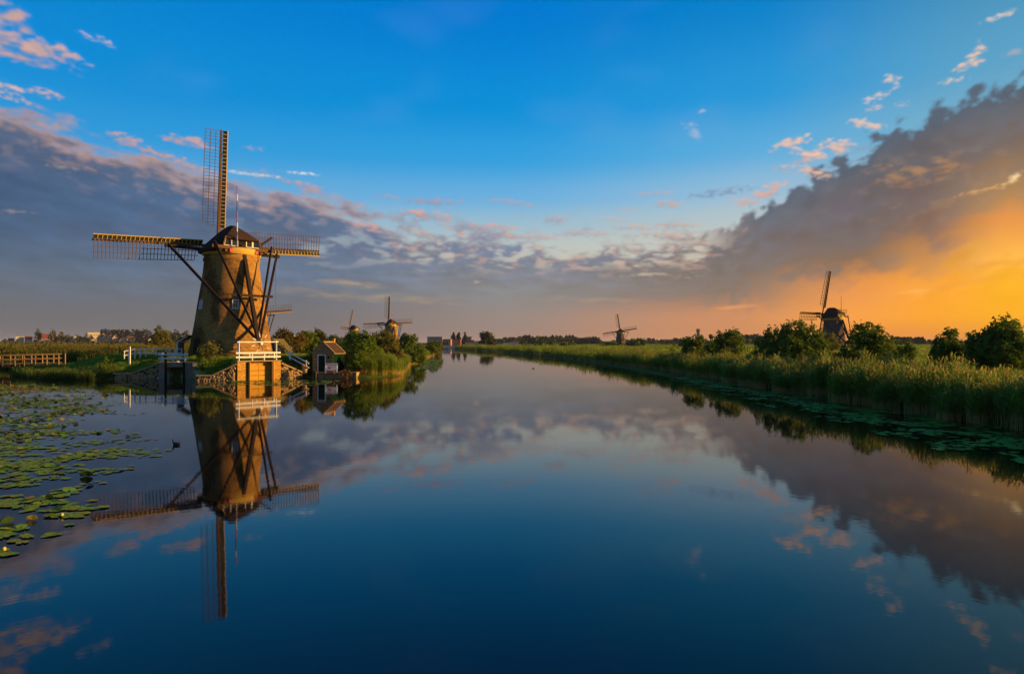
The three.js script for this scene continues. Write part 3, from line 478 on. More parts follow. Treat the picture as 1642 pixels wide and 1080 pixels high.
// fences: every post and rail is a part
function fence(name, label, posts, rails, pw, rw, mat, group, cat = 'fence') {
  const t = thing(name, label, cat, [posts[0][0], posts[0][1], posts[0][2]], 0, group), o = V(...posts[0].slice(0, 3));
  for (const [x, y, z, h, w = pw] of posts) mb().box(w, h, w, 0, h / 2, 0).build('post', mat, t).position.set(x - o.x, y - o.y, z - o.z);
  for (const [a, b, w = rw, hh = rw] of rails) mb().bar(V(...a).sub(o), V(...b).sub(o), w, hh).build('rail', mat, t);
  return t;
}
{
  const y = SL.top + 0.1, Q = (x, h, z = -0.3) => onSluice(x, h, z).toArray();
  fence('white_fence', 'white fence with two tall posts on top of the boarded sluice', [[...Q(0.25, y), 2.0, 0.16], [...Q(1.65, y), 0.85, 0.16], [...Q(2.95, y), 0.85, 0.16], [...Q(4.3, y), 2.05, 0.16]],
    [[Q(-0.1, y + 0.78, -0.17), Q(4.75, y + 0.78, -0.17), 0.08, 0.17], [Q(-0.1, y + 0.36, -0.17), Q(4.75, y + 0.36, -0.17), 0.08, 0.17], [Q(0.05, y + 1.88, -0.17), Q(4.5, y + 1.9, -0.17), 0.07, 0.11]], 0.16, 0.12, M.white);
  const z2 = -71.7, y2 = 1.72, X2 = (px) => (px - 821) / 1095 * 71.7;
  fence('white_fence', 'low white double rail fence on top of the dark culvert', [[X2(259.5), y2, z2, 0.98, 0.15], [X2(277.5), y2, z2, 0.98, 0.15], [X2(296), y2, z2, 0.98, 0.15]], [[[X2(254.5), y2 + 0.82, z2 + 0.12], [X2(302), y2 + 0.82, z2 + 0.12], 0.08, 0.15], [[X2(254.5), y2 + 0.42, z2 + 0.12], [X2(302), y2 + 0.42, z2 + 0.12], 0.08, 0.15]], 0.15, 0.12, M.white);
  const d3 = 79, P3 = (px, py, d = d3) => at(px, py, d).toArray(), base3 = (px, d = d3) => [at(px, 549, d).x, 1.95, -d];
  const posts3 = [198.5, 206, 216, 224.5, 233.5, 249.5, 265.5, 281, 291].map((px, i) => [...base3(px, 77 + i * 0.35), 1.15 - (i < 2 ? (2 - i) * 0.13 : 0)]);
  const top = (i, k) => { const p = posts3[i]; return [p[0], p[1] + p[3] - k, p[2] + 0.06]; };
  const rails3 = []; for (const k of [0.04, 0.52]) { rails3.push([top(0, k), top(2, k)], [top(2, k), top(8, k)]); }
  fence('footpath_railing', 'white railing bending along the grass path left of the mill door', posts3, rails3, 0.11, 0.1, M.white, null, 'railing');
  const q = at(207.5, 582, 76); tag(part('white_post', mb().box(0.15, 2.0, 0.15, 0, 0.85, 0).geo(), M.white), 'tall white post standing in the grass before the bent path railing', 'post').position.set(q.x, q.y, q.z);
  // stair rail by the hut
  fence('stair_railing', 'white stair railing descending to the quay left of the hut', [[...at(465, 577, 74).toArray(), 1.0], [...at(490.5, 589, 72.8).toArray(), 0.78]], [[at(461, 563.5, 74.2).toArray(), at(495, 582.5, 72.6).toArray()], [at(462, 571, 74.2).toArray(), at(495, 589.5, 72.6).toArray()]], 0.12, 0.085, M.white, null, 'railing');
}
// quay with landing, ladder and pot
{
  const t = thing('quay', 'low stone and timber quay in front of the small brick hut', 'quay', [-20.9, 0, -72.3], 0);
  mb().box(4.4, 1.1, 2.6, 2.1, 0.0, -1.9).build('quay_body', M.stone, t); mb().box(4.5, 0.09, 1.3, 2.1, 0.59, -1.2).build('coping', M.coping, t);
  mb().box(4.3, 0.14, 0.12, 2.1, 0.46, -0.55).build('timber_rail', M.greyWood, t); mb().box(1.6, 0.10, 0.3, 2.6, 0.06, -0.42).build('fender', M.greyWood, t);
  for (const x of [0.1, 0.9, 1.9, 4.25]) mb().box(0.16, 1.3, 0.16, x, 0.0, -0.52).build('post', x > 4 ? M.ochre : M.greyWood, t);
  const st = mb(), r = rngOf(8); for (let i = 0; i < 26; i++) { const k = 0.1 + r() * 0.06; st.add(stoneShapes[i % 4], new THREE.Matrix4().compose(V(2.3 + r() * 1.9, 0.1 + r() * 0.32, -0.58), new THREE.Quaternion(), V(k * 1.4, k, k))); } st.build('rubble_stones', M.stone, t).userData.kind = 'stuff';
}
{
  const t = thing('ladder', 'thin pale ladder with rounded top rising from the water at the quay', 'ladder', [at(501.5, 608, 71.6).x, 0, -71.6]);
  for (const x of [0, 0.33]) mb().rod(V(x, -0.5, 0), V(x, 0.72, 0), 0.028).build('rail', M.greyWood, t);
  mb().add(new THREE.TorusGeometry(0.165, 0.028, 6, 12, Math.PI), new THREE.Matrix4().makeTranslation(0.165, 0.72, 0)).build('top_loop', M.greyWood, t); for (const y of [0.1, 0.4]) mb().rod(V(0, y, 0), V(0.33, y, 0), 0.02).build('rung', M.greyWood, t);
}
// little brick hut
{
  const g = 0.66, p = at(533.5, 597, 73.2), t = thing('brick_hut', 'small brick hut with tiled roof and dark green doors on the quay', 'hut', [p.x, g, p.z], -13 * DEG);
  // corner nearest the water at the origin: the gable runs along -x, the eaves side along -z
  const w = 2.4, L = 2.6, e = 2.05, a = 3.1;
  mb().add(prism([[-w, 0], [0, 0], [0, e], [-w / 2, a], [-w, e]], L - 0.02), new THREE.Matrix4().makeTranslation(0, 0, -L)).build('wall', M.brick, t);
  M.tiles = M.tiles || rough([1, 1, 1], 0.85, { map: tex(256, 256, (u, v) => { const c = Math.abs(Math.sin(u * Math.PI * 8)), r = (v * 8) % 1; return sr([0.10, 0.055, 0.032], (0.6 + 0.5 * c) * (r < 0.15 ? 0.6 : 1) * (1 + 0.4 * ring(u, v, 20, 3))); }, true, 1 / 1.6, 1 / 1.6) });
  const rf = mb(); for (const s of [0, 1]) { const A = V(s ? 0.12 : -w - 0.12, e - 0.06, 0), B = V(-w / 2, a + 0.04, 0); const m = A.clone().add(B).multiplyScalar(0.5), len = A.distanceTo(B), an = Math.atan2(B.y - A.y, B.x - A.x); rf.box(len, 0.09, L - 0.34, m.x, m.y + 0.05, -L / 2, 0, 0, s ? an + Math.PI : an); }
  const roof = rf.build('roof', M.tiles, t);
  for (const z of [-0.09, -L + 0.09]) { const gc = mb(); for (const s of [0, 1]) gc.bar(V(s ? 0.16 : -w - 0.16, e - 0.02, z), V(-w / 2, a + 0.12, z), 0.16, 0.11); gc.build('gable_coping', M.concrete, roof); }
  mb().bar(V(-w / 2, a + 0.12, -0.2), V(-w / 2, a + 0.12, -L + 0.2), 0.2, 0.12).build('ridge', M.coping, roof);
  mb().box(0.3, 0.4, 0.3, -w / 2, a + 0.2, -L + 0.2).box(0.38, 0.08, 0.38, -w / 2, a + 0.43, -L + 0.2).build('chimney', M.brickOchre, roof);
  mb().box(0.1, 0.1, L, 0.14, e - 0.1, -L / 2).build('gutter', M.greyWood, t);
  const fr = mb().box(0.09, 1.78, 0.08, -1.72, 0.89, 0.035).box(0.09, 1.78, 0.08, -0.85, 0.89, 0.035).box(0.99, 0.1, 0.085, -1.3, 1.8, 0.035).build('door_frame', M.white, t);
  mb().box(0.82, 1.72, 0.06, -1.3, 0.88, 0.02).build('door', M.green, t);
  mb().add(new THREE.CylinderGeometry(0.13, 0.13, 0.06, 14).rotateX(Math.PI / 2), new THREE.Matrix4().makeTranslation(-0.5, 1.55, 0.02)).build('round_vent', M.black, t);
  for (let k = 0; k < 6; k++) mb().box(0.06, 1.9, 0.37, 0.02 + 0.003 * (k % 2), 0.98, -0.24 - k * 0.41).build('plank', M.green, t);
}
{
  const p = at(521, 597.5, 71.9), t = thing('garden_bench', 'white slatted garden bench in front of the hut', 'bench', [p.x, 0.64, p.z], 0.12), w = 1.28;
  for (const x of [0.06, w - 0.06]) { mb().bar(V(x, 0, -0.2), V(x, 0.95, -0.32), 0.07, 0.06).build('leg', M.white, t); mb().box(0.07, 0.42, 0.06, x, 0.21, 0.2).build('leg', M.white, t); mb().box(0.06, 0.05, 0.5, x, 0.62, -0.02).build('armrest', M.white, t); }
  for (const y of [0.52, 0.7, 0.9]) mb().box(w, 0.1, 0.04, w / 2, y, -0.24 - (y - 0.5) * 0.12).build('slat', M.white, t); for (const z of [-0.12, 0.04, 0.2]) mb().box(w, 0.05, 0.13, w / 2, 0.425, z).build('slat', M.white, t);
  mb().box(w, 0.14, 0.04, w / 2, 0.3, 0.24).build('apron', M.white, t);
  const c = thing('red_cushion', 'red cushion lying on the white garden bench', 'cushion', [p.x + 0.52, 1.1, p.z + 0.05], 0.12);
  const cg = new THREE.SphereGeometry(1, 14, 10).toNonIndexed(); cg.scale(0.24, 0.10, 0.17); part('cushion_cover', cg, rough([0.45, 0.03, 0.03], 0.8), c); mb().box(0.3, 0.03, 0.24, 0.0, -0.08, 0).build('cushion_base', rough([0.35, 0.03, 0.03], 0.8), c);
}
{
  const p = at(488.5, 601, 71.9), t = thing('flower_pot', 'ochre clay pot with orange flowers at the end of the stair', 'flower pot', [p.x, 0.62, p.z]);
  part('pot', turned([[0.01, -0.12], [0.19, -0.12], [0.26, 0.34], [0.29, 0.36], [0.29, 0.42], [0.24, 0.42], [0.22, 0.33], [0.01, 0.33]], 18), rough([0.52, 0.32, 0.13], 0.8), t);
  const r = rngOf(12), tri = [], col = []; for (let i = 0; i < 130; i++) { const a = r() * 6.28, q = Math.sqrt(r()) * 0.32, y = 0.36 + r() * 0.42, c = V(Math.cos(a) * q, y, Math.sin(a) * q), s = 0.07; const u = V(r() - 0.5, r() - 0.5, r() - 0.5).normalize().multiplyScalar(s), v = V(r() - 0.5, r() - 0.5, r() - 0.5).normalize().multiplyScalar(s); const A = c.clone().add(u), B = c.clone().add(v), C = c.clone().sub(u); tri.push(...A.toArray(), ...B.toArray(), ...C.toArray()); const k = y > 0.6 ? [0.5, 0.16, 0.03] : [0.08, 0.12, 0.02]; for (let z = 0; z < 3; z++) col.push(...k); }
  part('flowers', poly(tri, col), new THREE.MeshStandardMaterial({ vertexColors: true, roughness: 0.9, side: THREE.DoubleSide }), t);
}
// wooden footbridge at the left edge
{
  const A = at(-60, 583, 84.0), B = at(97, 579.5, 88.5), t = thing('footbridge', 'weathered wooden footbridge with plank rails at the left edge', 'footbridge', [A.x, 0, A.z], 0);
  A.y = 0.95; B.y = 1.16; const o = V(A.x, 0, A.z), d = B.clone().sub(A), L = d.length(); d.normalize(); const side = V(-d.z, 0, d.x).normalize();
  const on = (s, w, h) => A.clone().sub(o).addScaledVector(d, s).addScaledVector(side, w).add(V(0, h, 0));
  const n = 46; for (let i = 0; i < n; i++) mb().bar(on((i + 0.5) * L / n, -0.85, 0.03 + (i % 3) * 0.003), on((i + 0.5) * L / n, 0.85, 0.03 + (i % 3) * 0.003), L / n - 0.02, 0.06).build('plank', M.greyWood, t);
  for (const w of [-0.7, 0.7]) { mb().bar(on(0, w, -0.14), on(L, w, -0.14), 0.2, 0.26).build('girder', M.dark, t); }
  const spots = [0.30, 0.405, 0.53, 0.625, 0.74, 0.86, 0.985];
  for (const w of [-0.85, 0.85]) { for (const s of spots) mb().bar(on(s * L + (w > 0 ? 0 : 0.5), w, -0.2), on(s * L + (w > 0 ? 0 : 0.5), w, 1.25), 0.16, 0.13).build('post', M.greyWood, t); for (const h of [0.62, 1.17]) mb().bar(on(0, w * 1.08, h), on(L, w * 1.08, h), 0.07, 0.17).build('rail', M.greyWood, t); }
  for (const s of [0.28, 0.58]) for (const w of [-0.7, 0.7]) mb().rod(on(s * L, w, -2.4), on(s * L, w, -0.1), 0.14, 0.14, 10).build('pile', M.brown, t);
}
// bits by the mill: white stones and a garden table
[[417, 569, 77, 'left'], [495, 0, 0]].slice(0, 1).forEach(() => { const p = at(404, 566, 76.5), t = thing('garden_table', 'white slatted picnic bench beside the winch wheel', 'bench', [p.x - 0.8, 2.05, p.z + 0.3], 0.2); for (const z of [-0.22, 0, 0.22]) mb().box(1.5, 0.06, 0.19, 0, 0.52, z).build('slat', M.white, t); for (const x of [-0.6, 0.6]) mb().box(0.08, 0.5, 0.5, x, 0.25, 0).build('leg', M.white, t); });
{ const p = at(436, 566, 76.5), t = thing('garden_table', 'white slatted seat right of the winch wheel', 'bench', [p.x, 2.05, p.z + 0.3], -0.1); for (const z of [-0.2, 0.02, 0.24]) mb().box(0.95, 0.07, 0.2, 0, 0.55, z).build('slat', M.white, t); for (const x of [-0.4, 0.4]) mb().box(0.07, 0.52, 0.45, x, 0.26, 0).build('leg', M.white, t); }
[[253.5, 572.5, 72.6, 'whitewashed stone at the left end of the culvert fence'], [284, 573, 73.2, 'whitewashed stone behind the middle of the culvert fence'], [344.5, 575, 76, 'lone whitewashed stone on the grass right of the young tree'], [449, 564.8, 75.5, 'whitewashed stone beside the tall right fence post']].forEach(([px, py, d, label], i) => { const p = at(px, py, d), m = part('painted_stone', flatUV(stoneShapes[i % 4].clone()), M.white); m.position.set(p.x, land(p.x, d) + 0.1, p.z); m.scale.set(0.24, 0.15, 0.3); tag(m, label, 'stone', 'whitewashed stones in the mill garden'); });

// ------------------------------------------------------------------ plants
const leafy = (extra = {}) => new THREE.MeshPhysicalMaterial({ vertexColors: true, roughness: 1, transmission: 0.35, thickness: 0, side: THREE.DoubleSide, specularIntensity: 0.05, ...extra });
M.foliage = leafy(); M.reed = leafy({ transmission: 0.5 });
M.foliagePlain = new THREE.MeshStandardMaterial({ vertexColors: true, roughness: 1, side: THREE.DoubleSide });
M.bark = rough([1, 1, 1], 0.95, { map: tex(128, 128, (u, v) => sr([0.11, 0.075, 0.045], 0.8 + 0.6 * ring(u, v, 30, 2)), true, 1, 1) });
function crownGeo(blobs, n, size, color, seed, o = {}) { // many leaves spread through overlapping lobes
  const r = rngOf(seed), tri = new Float32Array(n * 18), col = new Float32Array(n * 18), w = blobs.map((b) => b[3] ** 2), W = w.reduce((a, b) => a + b, 0);
  const q = V(), u = V(), v = V(), nn = V();
  // twigs: leaves gather round them, so that gaps stay open between
  const twigs = []; for (let i = 0; i < n / (o.per || 14); i++) { let k = r() * W, bi = 0; while (k > w[bi] && bi < w.length - 1) k -= w[bi++]; const b = blobs[bi], z = r() * 2 - 1, a = r() * 6.2832, s = Math.sqrt(1 - z * z); const d = V(Math.cos(a) * s, z, Math.sin(a) * s), f = (0.55 + 0.5 * Math.sqrt(r())) * (1 + 0.20 * noise(d.x * 2.2 + seed, d.y * 2.2 + d.z * 1.7)); twigs.push([V(b[0] + d.x * b[3] * f, b[1] + d.y * b[3] * f * (b[4] || 1), b[2] + d.z * b[3] * f), d, 0.75 + 0.5 * r()]); }
  for (let i = 0; i < n; i++) {
    const [c, d, tint] = twigs[i % twigs.length], sp = o.spread || size * 3.2;
    q.set((r() - 0.5), (r() - 0.5) * 1.0, (r() - 0.5)).multiplyScalar(sp).add(c).addScaledVector(d, (r() - 0.3) * sp * 0.7);
    if (o.rise) q.y += r() * r() * o.rise;
    if (q.y < (o.floor ?? 0.1)) q.y = (o.floor ?? 0.1) + r() * 0.3;
    nn.set(r() - 0.5, r() - 0.5, r() - 0.5).addScaledVector(d, 0.5).normalize();
    u.set(r() - 0.5, (r() - 0.5) * (o.hang ? 2.5 : 1), r() - 0.5).cross(nn).normalize(); v.copy(nn).cross(u);
    const s = size * (0.6 + 0.8 * r()), ln = s * (o.long || 1.25), wd = s * 0.62 / (o.long ? o.long * 0.8 : 1);
    const A = [q.x - u.x * ln, q.y - u.y * ln, q.z - u.z * ln], C = [q.x + u.x * ln, q.y + u.y * ln, q.z + u.z * ln], B = [q.x + v.x * wd + nn.x * wd * 0.3, q.y + v.y * wd + nn.y * wd * 0.3, q.z + v.z * wd + nn.z * wd * 0.3], D = [q.x - v.x * wd + nn.x * wd * 0.3, q.y - v.y * wd + nn.y * wd * 0.3, q.z - v.z * wd + nn.z * wd * 0.3];
    tri.set([...A, ...B, ...C, ...A, ...C, ...D], i * 18);
    const k = tint * (0.75 + 0.5 * r()), yl = r() < (o.yellow || 0.06) ? 1.8 : 1; for (let j = 0; j < 6; j++) col.set([color[0] * k * yl, color[1] * k * (yl > 1 ? 1.25 : 1), color[2] * k], i * 18 + j * 3);
  }
  const g = new THREE.BufferGeometry(); g.setAttribute('position', new THREE.BufferAttribute(tri, 3)); g.setAttribute('color', new THREE.BufferAttribute(col, 3)); g.computeVertexNormals(); return g;
}
function trunkGeo(h, r0, blobs, seed, stems = 1) {
  const b = mb(), r = rngOf(seed + 5);
  for (let s = 0; s < stems; s++) {
    const bx = (stems > 1 ? (r() - 0.5) * 0.6 : 0), bz = (stems > 1 ? (r() - 0.5) * 0.6 : 0), top = V(bx * 1.6, h, bz * 1.6);
    b.rod(V(bx, -0.4, bz), top, r0, r0 * 0.65, 8);
    for (let i = 0; i < Math.min(blobs.length, 5); i++) { const q = blobs[(i + s) % blobs.length]; b.rod(top.clone().lerp(V(bx, 0, bz), r() * 0.25), V(q[0] * 0.8, q[1] * 0.95, q[2] * 0.8), r0 * 0.5, r0 * 0.12, 6); }
  }
  return b.geo();
}
// shapes of crowns: lobes as [x, y, z, radius, flattening] for a plant of height h and half width w
function lobes(h, w, n, seed, o = {}) {
  const r = rngOf(seed), l = [], y0 = o.low ?? 0.35; l.push([0, h * mix(y0, 1, 0.42), 0, Math.min(w * 0.72, h * 0.36), 1.05]);
  for (let i = 0; i < n; i++) { const a = i * 2.4 + r(), k = r(), y = mix(y0, 0.86, k), R = w * (o.cone ? mix(0.75, 0.18, k) : mix(0.72, 0.36, k * k)); const rad = w * (o.cone ? mix(0.42, 0.24, k) : mix(0.40, 0.34, k)); l.push([Math.cos(a) * R, Math.max(rad * 0.7, h * y - rad * 0.2), Math.sin(a) * R, rad, 0.95]); }
  l.push([0.1 * w, h - w * (o.cone ? 0.24 : 0.34), 0, w * (o.cone ? 0.22 : 0.36), 1]); return l;
}
function plant(kind, label, category, x, d, o) {
  const h = o.h, w = o.w, y = o.y ?? Math.max(0, land(x, d)), t = thing(kind, label, category, [x, y - 0.05, -d], o.turn || 0, o.group);
  const L = o.lobes || lobes(h, w, o.n || 10, o.seed, o);
  part('trunk', trunkGeo(o.trunk ?? h * 0.35, o.r0 ?? w * 0.06, L, o.seed, o.stems || 1), M.bark, t);
  part('crown', crownGeo(L, o.leaves, o.size, o.color, o.seed, o), o.mat || M.foliage, t);
  return t;
}
const GREEN = [0.125, 0.185, 0.024], DARK = [0.125, 0.185, 0.025], WILLOW = [0.180, 0.185, 0.034], LIME = [0.135, 0.215, 0.022], BROWN = [0.135, 0.110, 0.028];
const X = (px, d) => (px - 821) / 1095 * d;
// around the mill and the hut
plant('young_tree', 'small young tree with thin crown on the lawn before the mill', 'tree', X(335, 71.5), 71.5, { h: 3.1, w: 1.15, leaves: 900, size: 0.10, color: WILLOW, seed: 21, trunk: 1.4, r0: 0.07, low: 0.42, per: 9, y: 0.85, rise: 0.5 });
plant('shrub', 'low green shrub at the foot of the young tree', 'shrub', X(324, 69.8), 69.8, { h: 0.8, w: 0.75, leaves: 700, size: 0.07, color: LIME, seed: 22, low: 0.1, trunk: 0.2 });
plant('shrub', 'round green shrub at the waterline left of the leftmost stone wall', 'shrub', X(173, 74), 74, { h: 1.3, w: 0.9, leaves: 900, size: 0.08, color: GREEN, seed: 23, low: 0.1, trunk: 0.3 });
plant('willow', 'round pollard willow standing in the reeds left of the mill', 'tree', X(258, 130), 130, { h: 5.0, w: 2.7, leaves: 5200, size: 0.15, color: WILLOW, seed: 24, low: 0.2, trunk: 1.2, r0: 0.25, long: 2, rise: 0.5 });
plant('garden_tree', 'bright green loose tree right behind the brick hut', 'tree', X(578, 78.5), 78.5, { h: 3.2, w: 2.3, leaves: 6500, size: 0.115, color: LIME, seed: 25, low: 0.12, stems: 3, trunk: 1.2, r0: 0.07, rise: 0.3 });
plant('willow', 'tall olive willow bush between the hut tree and the canal bush', 'tree', X(615, 96), 96, { h: 4.0, w: 2.4, leaves: 6800, size: 0.13, color: WILLOW, seed: 26, low: 0.15, stems: 4, trunk: 1.5, r0: 0.09, long: 2, rise: 0.7 });
plant('bush', 'dense dark green bush beside the canal right of the olive willow', 'bush', X(657, 122), 122, { h: 5.0, w: 2.7, leaves: 5200, size: 0.15, color: GREEN, seed: 27, low: 0.15, stems: 3, trunk: 1.2, rise: 0.4 });
plant('bush', 'low brown leaved bush in front of the tall olive willow', 'bush', X(628, 84), 84, { h: 2.6, w: 1.6, leaves: 2600, size: 0.11, color: BROWN, seed: 28, low: 0.1, trunk: 0.6 });
[[693, 190, 4.6, 2.1, 'left of two small bushes on the far left canal bank'], [701, 215, 4.3, 2.0, 'right of two small bushes on the far left canal bank']].forEach(([px, d, h, w, l], i) => plant('bush', l, 'bush', X(px, d), d, { h, w, leaves: 1500, size: 0.2, color: i ? WILLOW : GREEN, seed: 30 + i, low: 0.15, trunk: 0.8 }));
plant('garden_tree', 'brownish tree right behind the tower of the large mill', 'tree', X(455, 104), 104, { h: 4.7, w: 2.6, leaves: 4200, size: 0.13, color: BROWN, seed: 33, low: 0.2, stems: 2, trunk: 1.4, rise: 0.4 });
plant('garden_tree', 'dark tree with high crown left above the hut roof', 'tree', X(508, 112), 112, { h: 4.9, w: 2.2, leaves: 3600, size: 0.14, color: [0.085, 0.095, 0.022], seed: 34, low: 0.2, trunk: 1.4, rise: 0.4 });
plant('willow', 'grey green willow behind the roof of the brick hut', 'tree', X(534, 140), 140, { h: 4.6, w: 2.9, leaves: 3000, size: 0.17, color: [0.10, 0.14, 0.05], seed: 35, low: 0.2, trunk: 1.2, long: 2 });
plant('garden_tree', 'dark garden tree between the gabled shed and the hut', 'tree', X(492, 92), 92, { h: 3.3, w: 1.9, leaves: 2800, size: 0.12, color: DARK, seed: 36, low: 0.15, trunk: 0.9 });
plant('fruit_tree', 'thin yellowing fruit tree on the lawn left of the hut', 'tree', X(482, 84), 84, { h: 3.0, w: 0.9, leaves: 800, size: 0.1, color: [0.24, 0.18, 0.035], seed: 37, low: 0.3, trunk: 1.2, r0: 0.06, per: 8 });
plant('shrub', 'green shrub tumbling over the bank below the stair railing', 'shrub', X(478, 74.2), 74.2, { h: 1.5, w: 1.0, leaves: 1700, size: 0.08, color: LIME, seed: 38, low: 0.1, trunk: 0.3, y: 0.7 });
plant('shrub', 'low leafy shrub right beside the coping of the sluice wing wall', 'shrub', X(466, 74.6), 74.6, { h: 1.2, w: 0.8, leaves: 1100, size: 0.08, color: GREEN, seed: 39, low: 0.1, trunk: 0.3, y: 1.1 });
plant('shrub', 'dark evergreen shrub against the left wall of the hut', 'shrub', X(496, 74.6), 74.6, { h: 2.0, w: 0.55, leaves: 1100, size: 0.08, color: DARK, seed: 40, low: 0.1, trunk: 0.4, y: 0.65 });
plant('flowering_plant', 'pinkish flowering plant hanging over the right end of the quay', 'plant', X(555, 72.2), 72.2, { h: 0.75, w: 0.55, leaves: 700, size: 0.07, color: [0.20, 0.13, 0.045], seed: 41, low: 0.1, trunk: 0.2, y: 0.25, yellow: 0.25 });
plant('shrub', 'light green shrub at the water right of the quay', 'shrub', X(572, 74.6), 74.6, { h: 2.0, w: 1.0, leaves: 1700, size: 0.09, color: LIME, seed: 42, low: 0.1, trunk: 0.4 });
// row of bushes on the right bank
[[1605, 46, 4.95, 2.25, 'largest dark bush, at the right edge of the reed bank', DARK, 9500, 0.115, { n: 12 }],
  [1522, 52, 4.35, 1.75, 'pointed bush standing alone left of the rightmost bush', DARK, 6200, 0.11, { cone: true, n: 11 }],
  [1447, 70, 3.3, 1.5, 'small olive bush between the mill bush and the pointed bush', GREEN, 2600, 0.12, {}],
  [1384, 58, 4.8, 2.75, 'broad dark bush just right of the backlit mill', DARK, 8500, 0.12, { n: 13 }],
  [1268, 68, 5.0, 3.6, 'widest dark bush left of the backlit mill', DARK, 10500, 0.13, { n: 15 }],
  [1320, 72, 2.7, 1.4, 'low yellow green bush at the foot of the widest dark bush', WILLOW, 1800, 0.12, {}],
  [1173, 84, 4.6, 2.5, 'rightmost of three bushes left of the widest dark bush', DARK, 5200, 0.14, {}],
  [1142, 92, 4.1, 1.5, 'narrow middle one of three bushes left of the widest dark bush', GREEN, 2400, 0.14, { cone: true }],
  [1115, 90, 4.0, 2.0, 'leftmost of three bushes left of the widest dark bush', DARK, 3600, 0.14, {}],
  [1078, 104, 2.9, 0.75, 'thin little bush standing alone left of the three bushes', DARK, 900, 0.13, { cone: true }],
  [1322, 150, 4.9, 3.2, 'pale willow in front of the backlit mill tower', WILLOW, 2600, 0.2, { long: 2 }],
  [1560, 95, 2.6, 2.2, 'low pale bush in the reeds behind the pointed bush', WILLOW, 1500, 0.16, {}],
  [1420, 100, 3.4, 2.6, 'pale bush in the reeds behind the broad dark bush', WILLOW, 1700, 0.17, {}]].forEach(([px, d, h, w, l, c, n, s, o], i) => plant('bush', l, 'bush', X(px, d), d, { h, w, leaves: n, size: s, color: c, seed: 60 + i, low: 0.12, stems: 2, trunk: h * 0.3, rise: h * 0.1, ...o }));

// reeds: a clump of stems with bent leaves and brown plumes
function reedGeo(n, h, spread, seed, o = {}) {
  const r = rngOf(seed), tri = [], col = [];
  const quad = (a, b, c, d, k) => { tri.push(...a, ...b, ...c, ...a, ...c, ...d); for (let i = 0; i < 6; i++) col.push(...k); };
  for (let i = 0; i < n; i++) {
    const x = (r() - 0.5) * spread, z = (r() - 0.5) * spread, H = h * (0.72 + 0.36 * r()), lx = (r() - 0.5) * 0.5 * h * 0.3 + 0.05, lz = (r() - 0.5) * 0.15 * h, a0 = r() * 6.28, w = o.w || 0.012;
    const P = (t) => [x + lx * t * t, H * t, z + lz * t * t], c = Math.cos(a0) * w, s = Math.sin(a0) * w;
    const st = (t0, t1, k) => { const p = P(t0), q = P(t1); quad([p[0] - c, p[1], p[2] - s], [p[0] + c, p[1], p[2] + s], [q[0] + c, q[1], q[2] + s], [q[0] - c, q[1], q[2] - s], k); };
    st(0, 0.35, o.stem || [0.42, 0.29, 0.13]); st(0.35, 0.95, [0.15, 0.17, 0.035]);
    const nl = o.leaves || 6;
    for (let k = 0; k < nl; k++) {
      const t = (o.from ?? 0.28) + (0.96 - (o.from ?? 0.28)) * (k + r() * 0.7) / nl, p = P(t), a = r() * 6.28, len = h * (0.13 + 0.13 * r()), ww = (o.lw || 0.022) * (0.7 + 0.6 * r()), cx = Math.cos(a), cz = Math.sin(a), up = 0.65 + 0.5 * r();
      const g = 0.7 + 0.6 * r(), kk = r() < 0.10 ? [0.28, 0.22, 0.05] : [0.18 * g, 0.275 * g, 0.042 * g];
      const m = [p[0] + cx * len * 0.55, p[1] + len * up * 0.6, p[2] + cz * len * 0.55], e = [p[0] + cx * len * 1.1, p[1] + len * up * 0.62, p[2] + cz * len * 1.1];
      quad([p[0] - cz * ww * 0.5, p[1], p[2] + cx * ww * 0.5], [p[0] + cz * ww * 0.5, p[1], p[2] - cx * ww * 0.5], [m[0] + cz * ww, m[1], m[2] - cx * ww], [m[0] - cz * ww, m[1], m[2] + cx * ww], kk);
      tri.push(m[0] - cz * ww, m[1], m[2] + cx * ww, m[0] + cz * ww, m[1], m[2] - cx * ww, ...e); for (let q = 0; q < 3; q++) col.push(...kk);
    }
    if (r() < (o.plume ?? 0.45)) { const p = P(0.95), e = P(1.0); e[0] += 0.09 * h * 0.4; e[1] += h * 0.07; const pw = o.pw || 0.035; const k = r() < 0.6 ? [0.26, 0.18, 0.065] : [0.30, 0.26, 0.075]; const m = [(p[0] + e[0]) / 2, (p[1] + e[1]) / 2, (p[2] + e[2]) / 2]; quad(p, [m[0] + c * pw / w, m[1], m[2] + s * pw / w], e, [m[0] - c * pw / w, m[1], m[2] - s * pw / w], k); quad(p, [m[0] - s * pw / w, m[1], m[2] + c * pw / w], e, [m[0] + s * pw / w, m[1], m[2] - c * pw / w], k); }
  }
  return poly(tri, col);
}
const REED = [0, 1].map((i) => reedGeo(16, 2.3, 0.75, 300 + i)), REEDFAR = reedGeo(14, 2.3, 1.5, 310, { plume: 0.22, w: 0.03, lw: 0.055, pw: 0.075, leaves: 5 }), GOLD = reedGeo(16, 1.9, 1.1, 320, { plume: 0.4, leaves: 6, lw: 0.034, w: 0.014, pw: 0.04, stem: [0.22, 0.17, 0.06] }), GOLDFAR = reedGeo(14, 1.9, 2.2, 330, { plume: 0.3, leaves: 6, lw: 0.085, w: 0.035, pw: 0.09, stem: [0.22, 0.17, 0.06] });
const LAWN = reedGeo(26, 0.26, 0.5, 340, { plume: 0.04, leaves: 3, from: 0.05, lw: 0.012, w: 0.008, stem: [0.09, 0.15, 0.025], pw: 0.02 });
